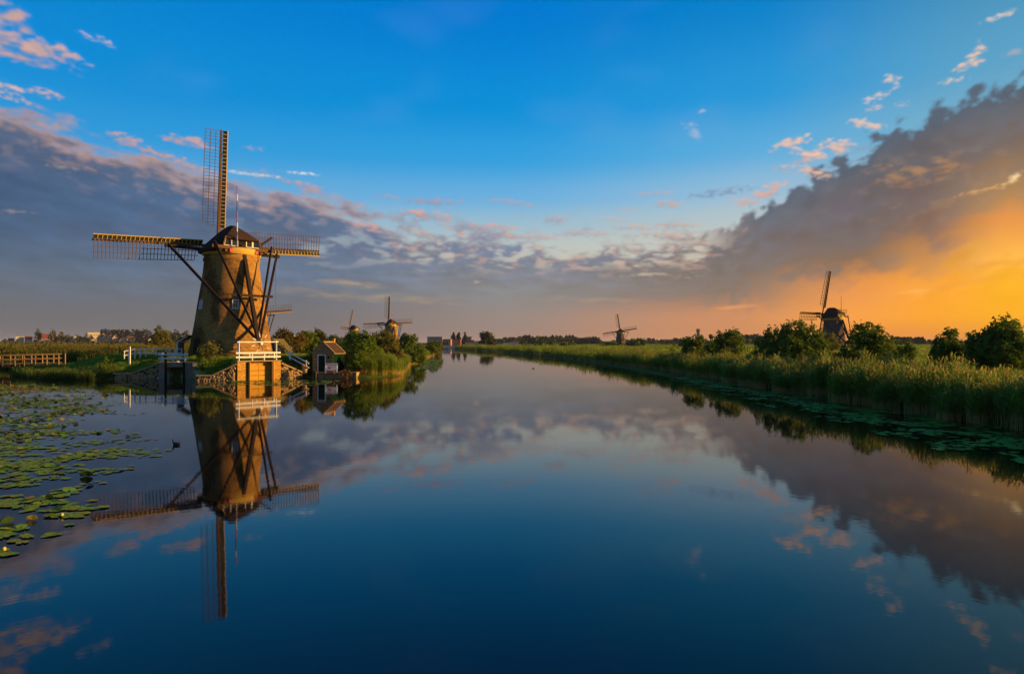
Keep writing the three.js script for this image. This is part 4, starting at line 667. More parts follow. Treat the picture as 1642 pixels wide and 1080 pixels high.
const SEDGE = reedGeo(22, 0.95, 0.8, 350, { plume: 0.08, leaves: 5, from: 0.05, lw: 0.02, w: 0.012, stem: [0.10, 0.14, 0.03] });
function scatter(name, label, category, geo, mat, spots, tint) {
  const m = new THREE.InstancedMesh(geo, mat, spots.length), q = new THREE.Quaternion(), e = new THREE.Euler(), c = new THREE.Color(), mm = new THREE.Matrix4();
  spots.forEach(([x, y, d, s, a, hs = 1, k = 1], i) => { e.set(0, a, 0); m.setMatrixAt(i, mm.compose(V(x, y, -d), q.setFromEuler(e), V(s, s * hs, s))); m.setColorAt(i, c.setRGB(...tint(k))); });
  m.name = numbered(name); m.castShadow = m.receiveShadow = true; scene.add(m); return tag(m, label, category, null, 'stuff');
}
const along = (list, step, fn) => { for (let i = 0; i < list.length - 1; i++) { const [a, b] = [list[i], list[i + 1]], L = Math.hypot(b[0] - a[0], b[1] - a[1]), nx = (b[1] - a[1]) / L, nz = -(b[0] - a[0]) / L; for (let s = 0; s < L; s += step) fn(mix(a[0], b[0], s / L), mix(a[1], b[1], s / L), nx, nz); } };
const RIGHT = WATER.slice(0, 10), rightEdge = (d) => { let i = 0; while (i < RIGHT.length - 2 && d > RIGHT[i + 1][1]) i++; return mix(RIGHT[i][0], RIGHT[i + 1][0], clamp((d - RIGHT[i][1]) / (RIGHT[i + 1][1] - RIGHT[i][1]))); };
{
  const r = rngOf(400), nearA = [], nearB = [], farS = [];
  along(RIGHT, 0.1, (x, d, nx, nz) => {
    if (d < 14) return;
    const far = d > 130, n = far ? 0.22 : d < 70 ? 1.8 : 1.2;
    for (let k = r(); k < n; k++) { const o = (far ? r() * 6 : r() ** 1.4 * 5.5) - 0.35 + 0.8 * noise(d * 0.3, 3), X0 = x + nx * o, D0 = d + nz * o, hs = 0.68 + 0.22 * noise(d * 0.25, o * 0.3) + 0.14 * noise(d * 0.9, 5) + 0.26 * r() * r(); (far ? farS : r() < 0.5 ? nearA : nearB).push([X0, Math.max(0.02, 0.09 * o), D0, 0.92 + 0.25 * r(), r() * 6.28, hs, 0.75 + 0.5 * r()]); }
  });
  const tint = (k) => [1.35 * k, 1.45 * k, 1.1 * k];
  scatter('reed_belt', 'tall green reed belt lining the right bank, near part', 'reeds', REED[0], M.reed, nearA, tint);
  scatter('reed_belt', 'tall green reeds with brown plumes mixed into the right bank belt', 'reeds', REED[1], M.reed, nearB, tint);
  scatter('reed_belt', 'far part of the green reed belt curving along the right bank', 'reeds', REEDFAR, M.reed, farS, tint);
  const gold = [], goldFar = [];
  for (let i = 0; i < 34000; i++) { const d = 24 * Math.exp(r() * Math.log(620 / 24)), e = rightEdge(d), x = e + 4.5 + r() ** 1.3 * (d * 0.86 + 14 - e); if (d > 420 && x < -20) continue; const p = noise(x * 0.05, d * 0.05); (d < 110 ? gold : goldFar).push([x, land(x, d) - 0.05, d, 0.85 + 0.4 * r(), r() * 6.28, (d < 110 ? 0.66 : 0.72) * (0.82 + 0.22 * p + 0.2 * r()), (0.8 + 0.5 * r()) * (1 + 0.3 * p)]); }
  const gt = (k) => [1.28 * k, 1.42 * k, 0.8 * k];
  scatter('reed_field', 'golden topped reed field behind the right bank belt', 'reeds', GOLD, M.reed, gold, gt);
  scatter('reed_field', 'distant golden reed field stretching to the far woods on the right', 'reeds', GOLDFAR, M.reed, goldFar, gt);
  // left side
  const lf = [], ls = [], lb = [], lawn = [], sed = [];
  for (let i = 0; i < 15000; i++) { const d = 92 * Math.exp(r() * Math.log(620 / 92)), x = mix(-0.82 * d - 10, d < 140 ? -41 : d < 180 ? -24 : -36 - (d - 180) * 0.1, r()); const s = shore(x, d); if (s < 1 || Math.hypot(x - MILL.x, d - MILL.d) < 24) continue; const p = noise(x * 0.06 + 9, d * 0.06); (d < 175 ? lf : ls).push([x, land(x, d) - 0.05, d, 0.85 + 0.35 * r(), r() * 6.28, (d < 175 ? 0.88 : 0.75) * (0.8 + 0.25 * p + 0.25 * r()), (0.8 + 0.45 * r()) * (1 + 0.25 * p)]); }
  scatter('reed_field', 'brown green reed field behind the footbridge on the left', 'reeds', REEDFAR, M.reed, lf, (k) => [1.1 * k, 1.0 * k, 0.8 * k]);
  scatter('reed_field', 'far reed field below the village on the left', 'reeds', GOLDFAR, M.reed, ls, (k) => [1.1 * k, 1.0 * k, 0.75 * k]);
  along([[-14.2, 86], [-17.9, 115.6], [-22.4, 181], [-25.6, 231], [-36.6, 347], [-49, 400]].map(([a, b]) => [a, b]), 0.3, (x, d, nx, nz) => { for (let k = 0; k < (d < 130 ? 3 : 2); k++) { const o = r() * 5.5 - 0.4; lb.push([x - nx * o, Math.max(0.0, 0.15 * o), d - nz * o, 0.9 + 0.3 * r(), r() * 6.28, (0.62 + 0.2 * r()) * (d > 105 ? 0.9 : 1), 0.9 + 0.5 * r()]); } });
  along([[-16.2, 74.2], [-13.3, 76.8], [-14.2, 86]], 0.16, (x, d, nx, nz) => { for (let k = 0; k < 3; k++) { const o = r() * 5 - 0.6; const X0 = x - nx * o, D0 = d - nz * o; lb.push([X0, Math.max(0, land(X0, D0)), D0, 0.75 + 0.3 * r(), r() * 6.28, 0.72 + 0.25 * r(), 0.9 + 0.5 * r()]); } });
  scatter('bank_reeds', 'bright green reeds along the left canal bank right of the hut', 'reeds', REED[0], M.reed, lb, (k) => [1.25 * k, 1.3 * k, 0.8 * k]);
  for (let i = 0; i < 42000; i++) { const d = 66 + r() * 46, x = -60 + r() * 46, s = shore(x, d); if (s < 0.35) continue; if (Math.hypot(x - MILL.x, d - MILL.d) < 4.7) continue; const hut = x > -23 && x < -15.5 && d < 78.5; if (hut) continue; const loc = V(x, 0, -d).sub(SL.a).applyAxisAngle(V(0, 1, 0), -SL.turn); if (loc.x > -0.3 && loc.x < SL.w + 0.3 && loc.z > -3.6) continue; if (x > -37.6 && x < -33.5 && d < 74.8) continue; lawn.push([x, land(x, d) - 0.02, d, 0.8 + 0.5 * r(), r() * 6.28, 0.7 + 0.5 * r(), (0.75 + 0.5 * r()) * (1 + 0.3 * noise(x * 0.3, d * 0.3))]); }
  scatter('lawn_grass', 'short green grass on the mound round the large mill', 'grass', LAWN, M.reed, lawn, (k) => [1.6 * k, 2.0 * k, 1.0 * k]);
  along([[-42, 72.9], [-43.6, 73.2], [-48, 74.5], [-52, 78.5], [-56.5, 83], [-58.5, 90], [-60, 97], [-72, 100]], 0.12, (x, d, nx, nz) => { for (let k = 0; k < 2; k++) { const o = r() ** 1.2 * 4 - 0.2, X0 = x - nx * o, D0 = d - nz * o; sed.push([X0, Math.max(0, land(X0, D0)), D0, 0.7 + 0.4 * r(), r() * 6.28, 0.8 + 0.4 * r(), 0.7 + 0.5 * r()]); } });
  for (let i = 0; i < 260; i++) { const x = X(470 + r() * 26, 74.5), d = 73.6 + r() * 2.2; sed.push([x, 0.65, d, 0.6 + 0.4 * r(), r() * 6.28, 0.8, 1 + 0.5 * r()]); }
  scatter('bank_sedge', 'dark rough sedge on the pond bank right of the footbridge', 'grass', SEDGE, M.reed, sed, (k) => [0.9 * k, 1.05 * k, 0.9 * k]);
}
// ------------------------------------------------------------------ water lilies: leaves float singly on the water
{
  const padGeo = (seed) => { const r = rngOf(seed), n = 13, tri = [], col = [], P = []; for (let i = 0; i <= n; i++) { const a = 0.28 + (6.2832 - 0.56) * i / n, q = 1 + 0.1 * (r() - 0.5); P.push([Math.cos(a) * q, 0.02 * Math.sin(a * 3 + seed) + 0.02 * r(), Math.sin(a) * q * 0.9]); } for (let i = 0; i < n; i++) { tri.push(0.12, 0.0, 0, ...P[i + 1], ...P[i]); for (let k = 0; k < 3; k++) col.push(1, 1, 1); } return poly(tri, col); };
  const foldGeo = () => { const tri = [], col = []; for (let i = 0; i < 10; i++) { const f = (a, s) => { const c = Math.cos(a) , q = Math.sin(a); return [c, 0.10 + 0.85 * Math.abs(q), s * 0.35 * Math.abs(q) * (1.2 - Math.abs(q))]; }; for (const s of [-1, 1]) { const a = Math.PI * i / 10, b = Math.PI * (i + 1) / 10; tri.push(0, 0.02, 0, ...f(a, s), ...f(b, s)); for (let k = 0; k < 3; k++) col.push(1, 1, 1); } } return poly(tri, col); };
  const shapes = [padGeo(1), padGeo(2), padGeo(3)], fold = foldGeo();
  const look = (c, ro) => new THREE.MeshPhysicalMaterial({ color: new THREE.Color().setRGB(...c), roughness: ro, specularIntensity: 0.06, side: THREE.DoubleSide });
  const looks = [look([0.17, 0.30, 0.022], 0.6), look([0.13, 0.26, 0.026], 0.55), look([0.20, 0.30, 0.022], 0.6), look([0.22, 0.25, 0.025], 0.65)], yellow = look([0.30, 0.24, 0.02], 0.7), brown = look([0.16, 0.08, 0.02], 0.7), darkLeaf = look([0.03, 0.06, 0.012], 0.6);
  const plain = new THREE.MeshPhysicalMaterial({ roughness: 0.6, specularIntensity: 0.06, side: THREE.DoubleSide });
  const tone = [[0.17, 0.30, 0.022], [0.13, 0.26, 0.026], [0.20, 0.30, 0.022], [0.22, 0.25, 0.025], [0.42, 0.26, 0.03], [0.16, 0.08, 0.02]];
  const LIMIT = [[11, -8.9], [12.4, -8.8], [13.4, -8.95], [14.8, -9.3], [15.8, -9.4], [16.6, -10.2], [19.7, -11.5], [21.8, -11.2], [25.8, -12.6], [29.5, -16.7], [33, -21.1], [35.9, -19.0], [45.7, -26.3], [58.6, -35.9], [66, -40]];
  const limit = (d) => { let i = 0; while (i < LIMIT.length - 2 && d > LIMIT[i + 1][0]) i++; return mix(LIMIT[i][1], LIMIT[i + 1][1], clamp((d - LIMIT[i][0]) / (LIMIT[i + 1][0] - LIMIT[i][0]))); };
  function bed(label, spots, seed) {
    const t = thing('water_lily_bed', label, 'water lilies', [0, 0, 0]), r = rngOf(seed), q = new THREE.Quaternion(), e = new THREE.Euler();
    spots.sort((a, b) => a[1] / a[2] - b[1] / b[2]);
    spots.slice(0, 290).forEach(([x, d, s, k, tilt]) => { const m = part('lily_pad', shapes[Math.floor(r() * 3)], k === 4 ? yellow : k === 5 ? brown : looks[k], t); m.position.set(x, 0.022 + tilt * s * 0.6, -d); m.scale.setScalar(s); m.rotation.set((r() - 0.5) * 2 * tilt, r() * 6.28, (r() - 0.5) * 2 * tilt); });
    const rest = spots.slice(290); if (!rest.length) return t;
    for (let g = 0; g < 3; g++) {
      const l = rest.filter((_, i) => i % 3 === g), im = new THREE.InstancedMesh(shapes[g], plain, l.length), c = new THREE.Color(), mm = new THREE.Matrix4();
      l.forEach(([x, d, s, k, tilt], i) => { e.set((r() - 0.5) * 2 * tilt, r() * 6.28, (r() - 0.5) * 2 * tilt); im.setMatrixAt(i, mm.compose(V(x, 0.02 + tilt * s * 0.6, -d), q.setFromEuler(e), V(s, s, s))); im.setColorAt(i, c.setRGB(...tone[k])); });
      im.name = 'lily_pads'; im.castShadow = im.receiveShadow = true; im.userData.kind = 'stuff'; t.add(im);
    }
    return t;
  }
  const r = rngOf(500), L1 = [], L2 = [], R1 = [];
  const kind = (far) => { const k = r(); return k < (far ? 0.10 : 0.02) ? 4 : k < (far ? 0.17 : 0.05) ? 5 : Math.floor(r() * 4); };
  for (let i = 0; i < 52000; i++) {
    const d = 11.5 + 50 * r() ** 1.4, lim = limit(d), x = lim - r() ** 0.8 * (lim + 0.80 * d + 3); if (x > lim || x < -0.80 * d - 3) continue;
    const near = d < 19, m = 0.75 * fbm(x * (near ? 0.35 : 0.16) + 5, d * (near ? 0.45 : 0.22), 4) + 0.55 * fbm(x * 1.1, d * 1.6 + 70, 3, noiseB) + 0.30 * smooth(0, 4, lim - x) - 0.14 - 0.2 * smooth(30, 33, d) * smooth(37, 34, d);
    if (m < 0.08 || r() > 0.16 + m * 0.8) continue;
    const s = (near ? 0.075 : 0.075) + 0.05 * r() + (r() < 0.15 ? 0.04 : 0); (d < 31 ? L1 : L2).push([x, d, s, kind(d > 26), r() < (d > 26 ? 0.25 : 0.04) ? 0.35 : 0.02]);
  }
  for (let i = 0; i < 900; i++) { const d = 60 + r() * 8.5, x = -28 + r() * 11; if (V(x, 0, -d).sub(SL.a).applyAxisAngle(V(0, 1, 0), -SL.turn).z < 0.25 && x < -24) continue; if (shore(x, d) > -0.4 || fbm(x * 0.4, d * 0.5, 3) < -0.02) continue; L2.push([x, d, 0.12 + 0.08 * r(), kind(false), 0.05]); }
  for (let i = 0; i < 1300; i++) { const d = 68 + r() * 16, x = -66 + r() * 25, s = shore(x, d); if (s > -0.3 || s < -3.2) continue; L2.push([x, d, 0.13 + 0.08 * r(), kind(true), 0.08]); }
  for (let i = 0; i < 700; i++) { const d = 95 + r() * 60, o = 0.3 + r() * 3.2, x = mix(-15, -20, (d - 95) / 60) + o + 1; if (shore(x, d) > -0.3) continue; L2.push([x, d, 0.2 + 0.12 * r(), kind(false), 0.05]); }
  for (let i = 0; i < 16000; i++) { const d = 14 + 150 * r() ** 1.9, wd = d < 60 ? mix(7.2, 5, clamp((d - 20) / 40)) : mix(5, 2.4, clamp((d - 60) / 60)), o = 0.15 + r() * wd, x = rightEdge(d) - o; const m = fbm(x * 0.3 + 40, d * 0.22, 4) + 0.30 - 0.42 * smooth(wd * 0.6, wd, o); if (r() > m * 1.8) continue; R1.push([x, d, (d > 60 ? 0.14 : 0.10) + 0.07 * r(), kind(false), 0.02]); }
  const near = bed('water lily leaves floating nearest, spread over the lower left water', L1, 1);
  bed('water lily carpet with yellow leaves on the farther pond towards the footbridge', L2, 2); bed('long strip of water lily leaves below the right reed belt', R1, 3);
  const petal = look([0.62, 0.50, 0.10], 0.6), bud = new THREE.IcosahedronGeometry(1, 1);
  for (let i = 0; i < 14; i++) { const q = L1[Math.floor(r() * 290)], f = part('lily_flower', bud, petal, near); f.position.set(q[0] + 0.08, 0.05, -q[1]); f.scale.set(0.035, 0.04, 0.035); }
  [[52, 833, 0.11, yellow, 0.3], [80, 799, 0.12, yellow, 2.9], [139, 764, 0.17, darkLeaf, 0.2], [12, 838, 0.14, darkLeaf, 1.1]].forEach(([px, py, s, m, a]) => { const d = EYE * 1095 / (py - 549), p = part('raised_leaf', fold, m, near); p.position.set(X(px, d), 0.01, -d); p.scale.setScalar(s); p.rotation.y = a; });
}

// ------------------------------------------------------------------ buildings near the mill
{
  const d = 92, p = at(449, 560, d), t = thing('thatched_shed', 'mossy thatched shed roof sloping down right behind the tower', 'shed', [p.x - 1.2, 1.3, p.z], -0.25);
  mb().add(prism([[-2.6, 0], [2.2, 0], [-0.2, 2.6]], 3), new THREE.Matrix4().makeTranslation(0, 0, -3)).build('wall', M.dark, t);
  mb().bar(V(2.6, -0.15, -1.4), V(-0.3, 2.95, -1.4), 3.6, 0.28).build('roof', rough([1, 1, 1], 0.95, { map: thatchTex([0.16, 0.13, 0.04]) }), t); mb().bar(V(-3.0, -0.15, -1.4), V(-0.3, 2.95, -1.4), 3.6, 0.28).build('roof', M.thatchGrey, t);
}
function house(name, label, category, px, d, wpx, topY, o = {}) {
  const w = wpx / 1095 * d, y0 = 0.9, H = EYE + (549 - topY) / 1095 * d - y0, rise = o.flat ? 0 : (o.rise || 0.38) * H, e = H - rise, L = o.deep || w * 1.1, x = X(px, d);
  const t = thing(name, label, category, [x, y0, -d], o.turn || 0, o.group), wall = rough(o.wall || [0.5, 0.42, 0.32], 0.9), rm = rough(o.roof || [0.13, 0.06, 0.045], 0.9);
  if (o.flat) { mb().box(w, H, L, 0, H / 2, -L / 2).build('wall', wall, t); mb().box(w * 1.02, 0.35, L * 1.02, 0, H + 0.18, -L / 2).build('roof', rm, t); }
  else if (o.side) { mb().box(w, e, L, 0, e / 2, -L / 2).build('wall', wall, t); mb().add(prism([[-L / 2 - 0.3, 0], [L / 2 + 0.3, 0], [0, rise]], w * 1.03), new THREE.Matrix4().makeRotationY(Math.PI / 2).setPosition(-w * 0.515, e + 0.01, -L / 2)).build('roof', rm, t); }
  else { mb().add(prism([[-w / 2, 0], [w / 2, 0], [w / 2, e], [0, H - 0.05], [-w / 2, e]], L), new THREE.Matrix4().makeTranslation(0, 0, -L)).build('wall', wall, t); const r = mb(); for (const s of [-1, 1]) r.bar(V(s * w * 0.54, e - 0.15, -L / 2 + 0.25), V(0, H + 0.15, -L / 2 + 0.25), L + 0.8, 0.3); r.build('roof', rm, t); if (o.trim) { for (const s of [-1, 1]) mb().bar(V(s * w * 0.56, e - 0.2, 0.75), V(0, H + 0.3, 0.75), o.trim, 0.2).build('barge_board', M.white, t); } }
  const rows = o.rows || 1, cols = o.cols || 2;
  for (let j = 0; j < rows; j++) for (let i = 0; i < cols; i++) { const ww = Math.min(w / cols * 0.55, 2.4), wh = Math.min(e / rows * 0.5, 1.7), m = mb().box(ww, wh, 0.12, -w / 2 + (i + 0.5) * w / cols, (j + 0.55) * e / rows, 0.0).build('window', M.white, t); mb().box(ww * 0.82, wh * 0.82, 0.06, -w / 2 + (i + 0.5) * w / cols, (j + 0.55) * e / rows, 0.05).build('pane', M.glass, m); }
  if (o.chimney) mb().box(0.9, 1.6, 0.9, w * 0.2, H + 0.2, -L / 2).build('chimney', M.brickRed, t);
  return t;
}
house('garden_shed', 'dark garden shed with white gable trim behind the stair railing', 'shed', 465, 104, 11, 549.5, { wall: [0.03, 0.035, 0.03], roof: [0.06, 0.03, 0.025], trim: 0.16, cols: 1 });
house('farm_house', 'red roofed house behind the garden trees right of the mill', 'house', 478, 420, 26, 540, { side: true, roof: [0.26, 0.08, 0.06], rise: 0.5, cols: 4 });
house('farm_house', 'small cream house top behind the brownish garden tree', 'house', 466, 520, 9, 537, { flat: true, wall: [0.6, 0.5, 0.32] });
// village on the left horizon
[[7, 9, 543, {}, 'low cream house at the left end of the village'], [17, 8, 542, { side: true }, 'second cream house from the left end of the village'], [31, 11, 539, { flat: true, wall: [0.62, 0.55, 0.36] }, 'flat cream block left of the tall village tree'], [45, 10, 538.5, { side: true, roof: [0.3, 0.09, 0.05], wall: [0.55, 0.45, 0.36] }, 'red roofed cream house left of the tall village tree'], [69, 13, 535, { side: true, roof: [0.24, 0.06, 0.05], wall: [0.2, 0.14, 0.1] }, 'dark red roofed house right of the tall village tree'], [112, 9, 539, { side: true, roof: [0.22, 0.11, 0.07] }, 'brown roofed house in the middle of the village'], [121, 8, 536, {}, 'tall gabled house in the middle of the village'], [131, 11, 540, { side: true }, 'pale house under the long white block'], [152, 22, 532.5, { flat: true, wall: [0.66, 0.56, 0.30], d: 1150, cols: 8, rows: 2 }, 'long white flat block above the village'], [145, 9, 536.5, { wall: [0.55, 0.4, 0.28], roof: [0.25, 0.14, 0.09] }, 'tall pinkish gabled house beside the row of four'], [150, 8, 542, { wall: [0.65, 0.5, 0.3], d: 820, roof: [0.4, 0.3, 0.18] }, 'small bright gabled house before the pinkish one'],
  [159, 8, 536.5, { row: 1 }, 'first from the left of four equal gabled houses'], [167.5, 8, 536.5, { row: 1 }, 'second from the left of four equal gabled houses'], [176, 8, 536.5, { row: 1 }, 'third from the left of four equal gabled houses'], [184, 8, 536.5, { row: 1 }, 'rightmost of four equal gabled houses'], [198, 12, 540, { wall: [0.6, 0.46, 0.26], roof: [0.3, 0.14, 0.08] }, 'broad gabled house right of the row of four'], [208, 9, 538, { side: true, wall: [0.65, 0.58, 0.42] }, 'white house right of the broad gabled house'], [217, 7, 541, {}, 'small gabled house left of the reed willow'], [226, 11, 542.5, { side: true, roof: [0.28, 0.1, 0.07] }, 'low red roofed house left of the reed willow'], [241, 8, 541, { wall: [0.7, 0.6, 0.5] }, 'pale gable showing just left of the reed willow crown']].forEach(([px, w, top, o, l]) => { const d = o.d || 900; house('village_house', l, 'house', px, d, w, top, { wall: [0.58, 0.47, 0.30], group: 'village houses on the left horizon', turn: 0.6, deep: w / 1095 * d * 0.8, rows: o.flat ? 1 : 2, ...(o.row ? { wall: [0.55, 0.40, 0.25], roof: [0.30, 0.18, 0.11], rise: 0.35, chimney: true } : {}), ...o }); });
// at the far end of the canal
house('brick_building', 'brick office building with rows of windows at the canal end', 'building', 716, 640, 13, 544, { flat: true, wall: [0.42, 0.23, 0.14], roof: [0.3, 0.2, 0.15], rows: 3, cols: 3, deep: 14 });
house('brick_building', 'darker brick wing joined to the office building at the canal end', 'building', 730.5, 655, 15.5, 544.4, { flat: true, wall: [0.25, 0.12, 0.09], roof: [0.3, 0.2, 0.15], rows: 3, cols: 3, deep: 12 });
house('flat_building', 'long grey blue flat building behind the left bank bushes', 'building', 697, 900, 24, 540, { flat: true, wall: [0.24, 0.22, 0.22], roof: [0.12, 0.14, 0.16], rows: 3, cols: 8 });
house('flat_building', 'small red brick block behind the fir trees', 'building', 751, 900, 10, 540, { flat: true, wall: [0.42, 0.16, 0.10], rows: 3, cols: 3 });
house('low_house', 'low pinkish terrace behind the white jetty rail', 'house', 757, 600, 24, 549.5, { side: true, wall: [0.40, 0.27, 0.2], roof: [0.2, 0.12, 0.1], cols: 6 });
house('hall', 'long pale hall with blue grey roof right of the lone tree', 'hall', 819, 560, 24, 549.2, { side: true, wall: [0.36, 0.34, 0.32], roof: [0.13, 0.16, 0.19], rise: 0.45, cols: 7, deep: 14 });
house('low_house', 'steep roofed house just right of the lone tree', 'house', 800, 620, 10, 545, { wall: [0.3, 0.22, 0.17], roof: [0.14, 0.09, 0.08], rise: 0.55 });
house('low_house', 'house with bright chimney behind the pale hall', 'house', 827, 640, 11, 545.5, { side: true, wall: [0.3, 0.22, 0.17], roof: [0.14, 0.09, 0.08], rise: 0.5, chimney: true });
house('low_house', 'small white house in the woods before the middle mill', 'house', 898, 700, 8, 548.5, { wall: [0.6, 0.52, 0.42], roof: [0.16, 0.1, 0.08] });
{
  const y = 0.5, d = 404, posts = [], P = (px) => X(px, d); for (let px = 706; px <= 763; px += 4.4) posts.push([P(px), y, -d, 1.25]);
  fence('jetty_railing', 'white railed jetty across the far end of the canal', posts, [[[P(704), y + 1.2, -d], [P(765), y + 1.2, -d], 0.2, 0.28], [[P(704), y + 0.5, -d], [P(765), y + 0.5, -d], 0.2, 0.3]], 0.42, 0.2, M.white, null, 'railing');
}
{ // water tower
  const d = 1400, t = thing('water_tower', 'slim water tower with wider head on the right horizon', 'water tower', [X(1120, d), 0.5, -d]);
  part('shaft', turned([[3.6, 0], [3.1, 6], [2.9, 24]], 20), rough([0.22, 0.17, 0.15], 0.9), t); part('head', turned([[2.9, 23.5], [4.0, 25], [4.0, 31], [3.6, 31.2], [0.01, 31.6]], 20), rough([0.2, 0.16, 0.15], 0.9), t);
}
// ------------------------------------------------------------------ the other windmills
const millAt = (px, d, tail, o) => { const az = Math.atan((px - 821) / 1095) / DEG; return makeMill({ name: 'windmill', pos: [X(px, d), o.y ?? 0.9, -d], turn: (180 - (az + 180 - tail)) * DEG, ...o }); };
millAt(412, 238, 22, { kind: 'brick', y: 0.6, phase: 6, label: 'windmill mostly hidden behind the large mill, one sail showing at right' });
millAt(627, 356, 26, { kind: 'brick', y: 0.2, phase: 3, flag: true, label: 'brick windmill with level sails above the olive willow' });
millAt(567, 520, 62, { kind: 'brick', y: 1.2, phase: -4, label: 'small distant windmill above the bright hut tree, sails turned aside' });
millAt(995, 552, 8, { kind: 'thatch', y: -0.6, phase: 10, label: 'distant thatched windmill in the middle beyond the right reeds' });
millAt(1337, 224, 62, { kind: 'thatch', y: -0.6, phase: 0, flag: true, sail: 14.4, label: 'backlit thatched windmill against the orange sky at right' });
{ const d = 420, t = thing('thatched_barn', 'thatched barn roof just visible right of the level sailed mill', 'barn', [X(651, d), 0.9, -d], 0.4); mb().box(5.2, 5.4, 5, 0, 2.7, -2.5).build('wall', M.brick, t); const g = turned([[3.5, 5.3], [2.6, 7.2], [1.2, 8.6], [0.05, 9.2]], 10); g.translate(0, 0, -2.5); part('roof', g, M.thatchGrey, t); }
// ------------------------------------------------------------------ far trees
const far = (kind, label, px, d, topY, wpx, o = {}) => { const w = wpx / 2195 * d, h = EYE + (549 - topY) / 1095 * d - 0.9; return plant(kind, label, 'tree', X(px, d), d, { h, w, y: 0.85, leaves: o.leaves || 900, size: o.size || w * 0.16, color: o.color || GREEN, seed: Math.round(px * 7 + d), low: o.low ?? 0.15, trunk: h * 0.3, r0: w * 0.07, mat: M.foliagePlain, n: o.n || 9, group: o.group, ...o }); };
far('lone_tree', 'broad dark lone tree at the far end of the right bank', 781, 470, 532.5, 25, { leaves: 3800, size: 0.55, color: [0.05, 0.07, 0.02], low: 0.22, n: 13 });
[[727, 533.5, 'left of three dark fir trees behind the brick building'], [735, 532.5, 'middle of three dark fir trees behind the brick building'], [745, 535.5, 'right of three dark fir trees, a little apart']].forEach(([px, top, l]) => far('fir_tree', l, px, 690, top, 10, { leaves: 1200, color: [0.04, 0.065, 0.036], size: 0.8, spread: 1.3, lobes: Array.from({ length: 7 }, (_, k) => [0, 1.6 + k * 1.75, 0, 3.0 * (1 - 0.125 * k), 0.8]), group: 'fir trees at the canal end' }));
[[60, 527, 11, 'tall narrow tree standing out of the left village'], [84, 530, 15, 'round pale tree right of the dark red roofed house'], [97, 532, 10, 'smaller pale tree beside the round village tree'], [106, 536, 11, 'dark tree left of the middle village houses'], [126, 538, 9, 'small dark tree between the middle village houses'], [139, 535, 9, 'dark tree left of the pinkish gabled house'], [223, 533, 12, 'golden tree before the right end of the poplar row'], [252, 523.5, 19, 'big round tree right of the poplar row'], [283, 529.5, 17, 'left of two round trees just left of the mill'], [297, 531, 15, 'right of two round trees just left of the mill'], [268, 532, 15, 'round tree above the crown of the reed willow']].forEach(([px, top, w, l], i) => far('village_tree', l, px, 780, top, w, { color: i === 1 || i === 2 || i === 6 ? [0.16, 0.14, 0.04] : [0.08, 0.11, 0.035] }));
const NTH = ['leftmost', 'second', 'third', 'fourth', 'fifth', 'sixth', 'seventh', 'eighth', 'ninth', 'tenth', 'eleventh', 'twelfth', 'thirteenth', 'fourteenth', 'rightmost'];
for (let i = 0; i < 15; i++) { const h = 23.5 + (i * 7 % 5) * 0.25; far('poplar', NTH[i] + (i && i < 14 ? ' from the left of' : ' of') + ' the tall dark poplars in a row on the left horizon', 163.5 + i * 5.5, 1050, 527, 6.6, { leaves: 900, color: [0.05, 0.075, 0.036], size: 0.95, spread: 1.6, lobes: Array.from({ length: 8 }, (_, k) => [0, h * (0.07 + 0.115 * k), 0, 3.1 * (1 - 0.05 * k)]), group: 'poplars in a row on the left horizon' }); }
[[905, 400, 547, 12, 'dark round bush on the reed field left of the middle mill'], [914, 470, 549, 14, 'low bush beside the dark round bush'], [868, 430, 544, 13, 'round tree at the near edge of the middle woods'], [886, 460, 544.5, 10, 'smaller round tree at the near edge of the middle woods'], [843, 420, 552, 12, 'low bush on the far reed field before the woods'], [860, 380, 552, 9, 'second low bush on the far reed field before the woods'], [966, 330, 552.5, 8, 'small dark cone shaped bush left of the middle mill'], [981, 420, 552, 20, 'broad bush at the left foot of the middle mill'], [1018, 400, 552, 28, 'broad dark bush at the right foot of the middle mill'], [940, 900, 541, 12, 'pointed tree left of the middle mill'], [1098, 330, 543, 18, 'dark tree left of the slim water tower']].forEach(([px, d, top, w, l], i) => far('field_bush', l, px, d, top, w, { color: i % 2 ? GREEN : DARK, leaves: 1100, cone: i === 6 }));
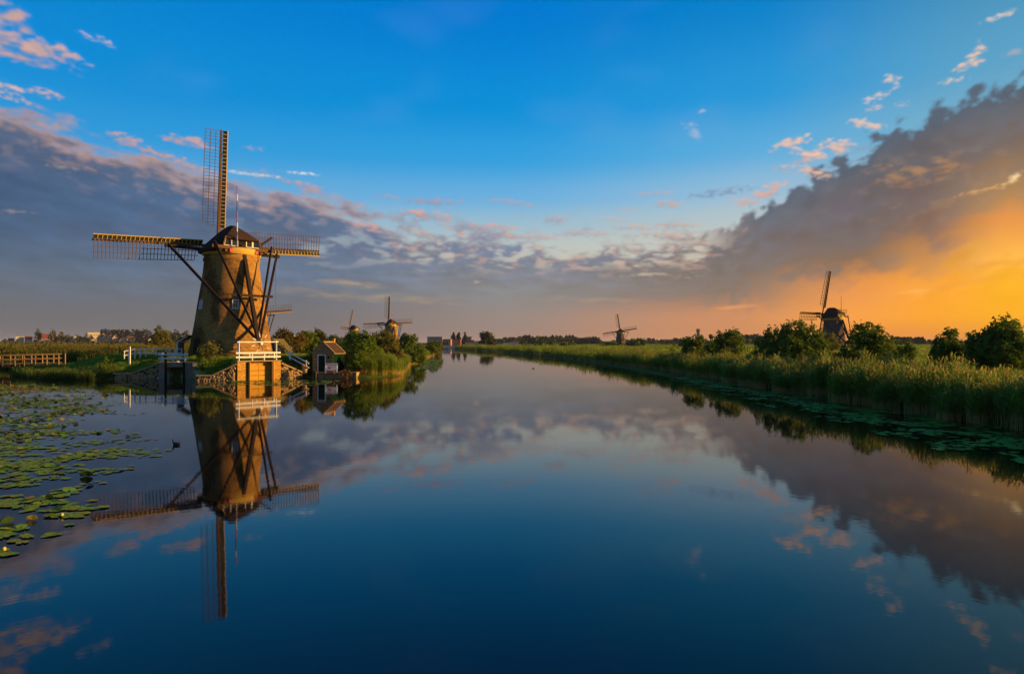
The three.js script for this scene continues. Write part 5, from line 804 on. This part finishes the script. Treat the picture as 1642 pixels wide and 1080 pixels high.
// far woods: read as one mass each
{
  const base = crownGeo(lobes(10, 5.5, 9, 77, { low: 0.1 }), 520, 1.0, [0.075, 0.10, 0.036], 78, { spread: 2.2 });
  const wood = (label, list, seed) => { const r = rngOf(seed), s = []; for (const [p0, p1, top, d, n] of list) for (let i = 0; i < n; i++) { const px = mix(p0, p1, (i + r()) / n), dd = d * (0.93 + 0.14 * r()), h = EYE + (549 - top - 2.5 * (r() - 0.35)) / 1095 * dd - 0.9; s.push([X(px, dd), 0.6, dd, h / 10 * (0.9 + 0.3 * r()), r() * 6.28, 0.9 + 0.2 * r(), 0.7 + 0.6 * r()]); } scatter('far_wood', label, 'woods', base, M.foliagePlain, s, (k) => [k, k, k * 1.05]); };
  wood('far woods on the horizon behind the lone tree and middle mill', [[748, 800, 544, 950, 16], [790, 960, 541, 900, 60], [830, 930, 538.5, 1000, 26], [955, 1110, 545, 900, 44], [1000, 1090, 543, 1000, 16]], 1);
  wood('hazy far woods on the right horizon behind the bushes', [[1100, 1240, 544, 800, 34], [1190, 1235, 536.5, 760, 12], [1330, 1500, 545, 800, 40], [1430, 1480, 540.5, 760, 12], [1480, 1660, 546, 700, 40]], 2);
  wood('low far woods on the left horizon behind the village', [[-30, 165, 546, 760, 46], [160, 330, 545, 860, 44], [430, 560, 546, 600, 26], [480, 560, 541, 620, 8], [560, 720, 548, 560, 34]], 3);
}
// ------------------------------------------------------------------ coots on the water
function coot(label, px, py, turn) {
  const d = EYE * 1095 / (py - 549), t = thing('coot', label, 'bird', [X(px, d), -0.02, -d], turn); t.scale.setScalar(0.8);
  const spine = [[-0.20, 0.10, 0.015], [-0.16, 0.09, 0.045], [-0.08, 0.07, 0.085], [0.02, 0.07, 0.095], [0.10, 0.09, 0.075], [0.14, 0.14, 0.045], [0.155, 0.19, 0.034], [0.165, 0.235, 0.040], [0.19, 0.25, 0.036], [0.215, 0.245, 0.016]], n = 12, pos = [], idx = [];
  spine.forEach(([x, y, r], i) => { const a = spine[Math.max(0, i - 1)], b = spine[Math.min(spine.length - 1, i + 1)], dx = b[0] - a[0], dy = b[1] - a[1], l = Math.hypot(dx, dy); for (let k = 0; k < n; k++) { const q = k / n * 6.2832; pos.push(x - dy / l * Math.cos(q) * r, y + dx / l * Math.cos(q) * r, Math.sin(q) * r * 1.05); } });
  for (let i = 0; i < spine.length - 1; i++) for (let k = 0; k < n; k++) { const a = i * n + k, b = i * n + (k + 1) % n; idx.push(a, b, a + n, b, b + n, a + n); }
  const g = new THREE.BufferGeometry(); g.setAttribute('position', new THREE.Float32BufferAttribute(pos, 3)); g.setIndex(idx); g.computeVertexNormals();
  part('body', g, rough([0.012, 0.012, 0.014], 0.6), t); part('beak', new THREE.ConeGeometry(0.014, 0.06, 8).rotateZ(-Math.PI / 2).translate(0.235, 0.242, 0), M.white, t);
}
coot('black coot swimming at the right edge of the nearest lily leaves', 283, 713, 3.0);
coot('tiny dark bird alone on the open canal below the far woods', 855, 591, 0.2);
renderer.render(scene, camera);
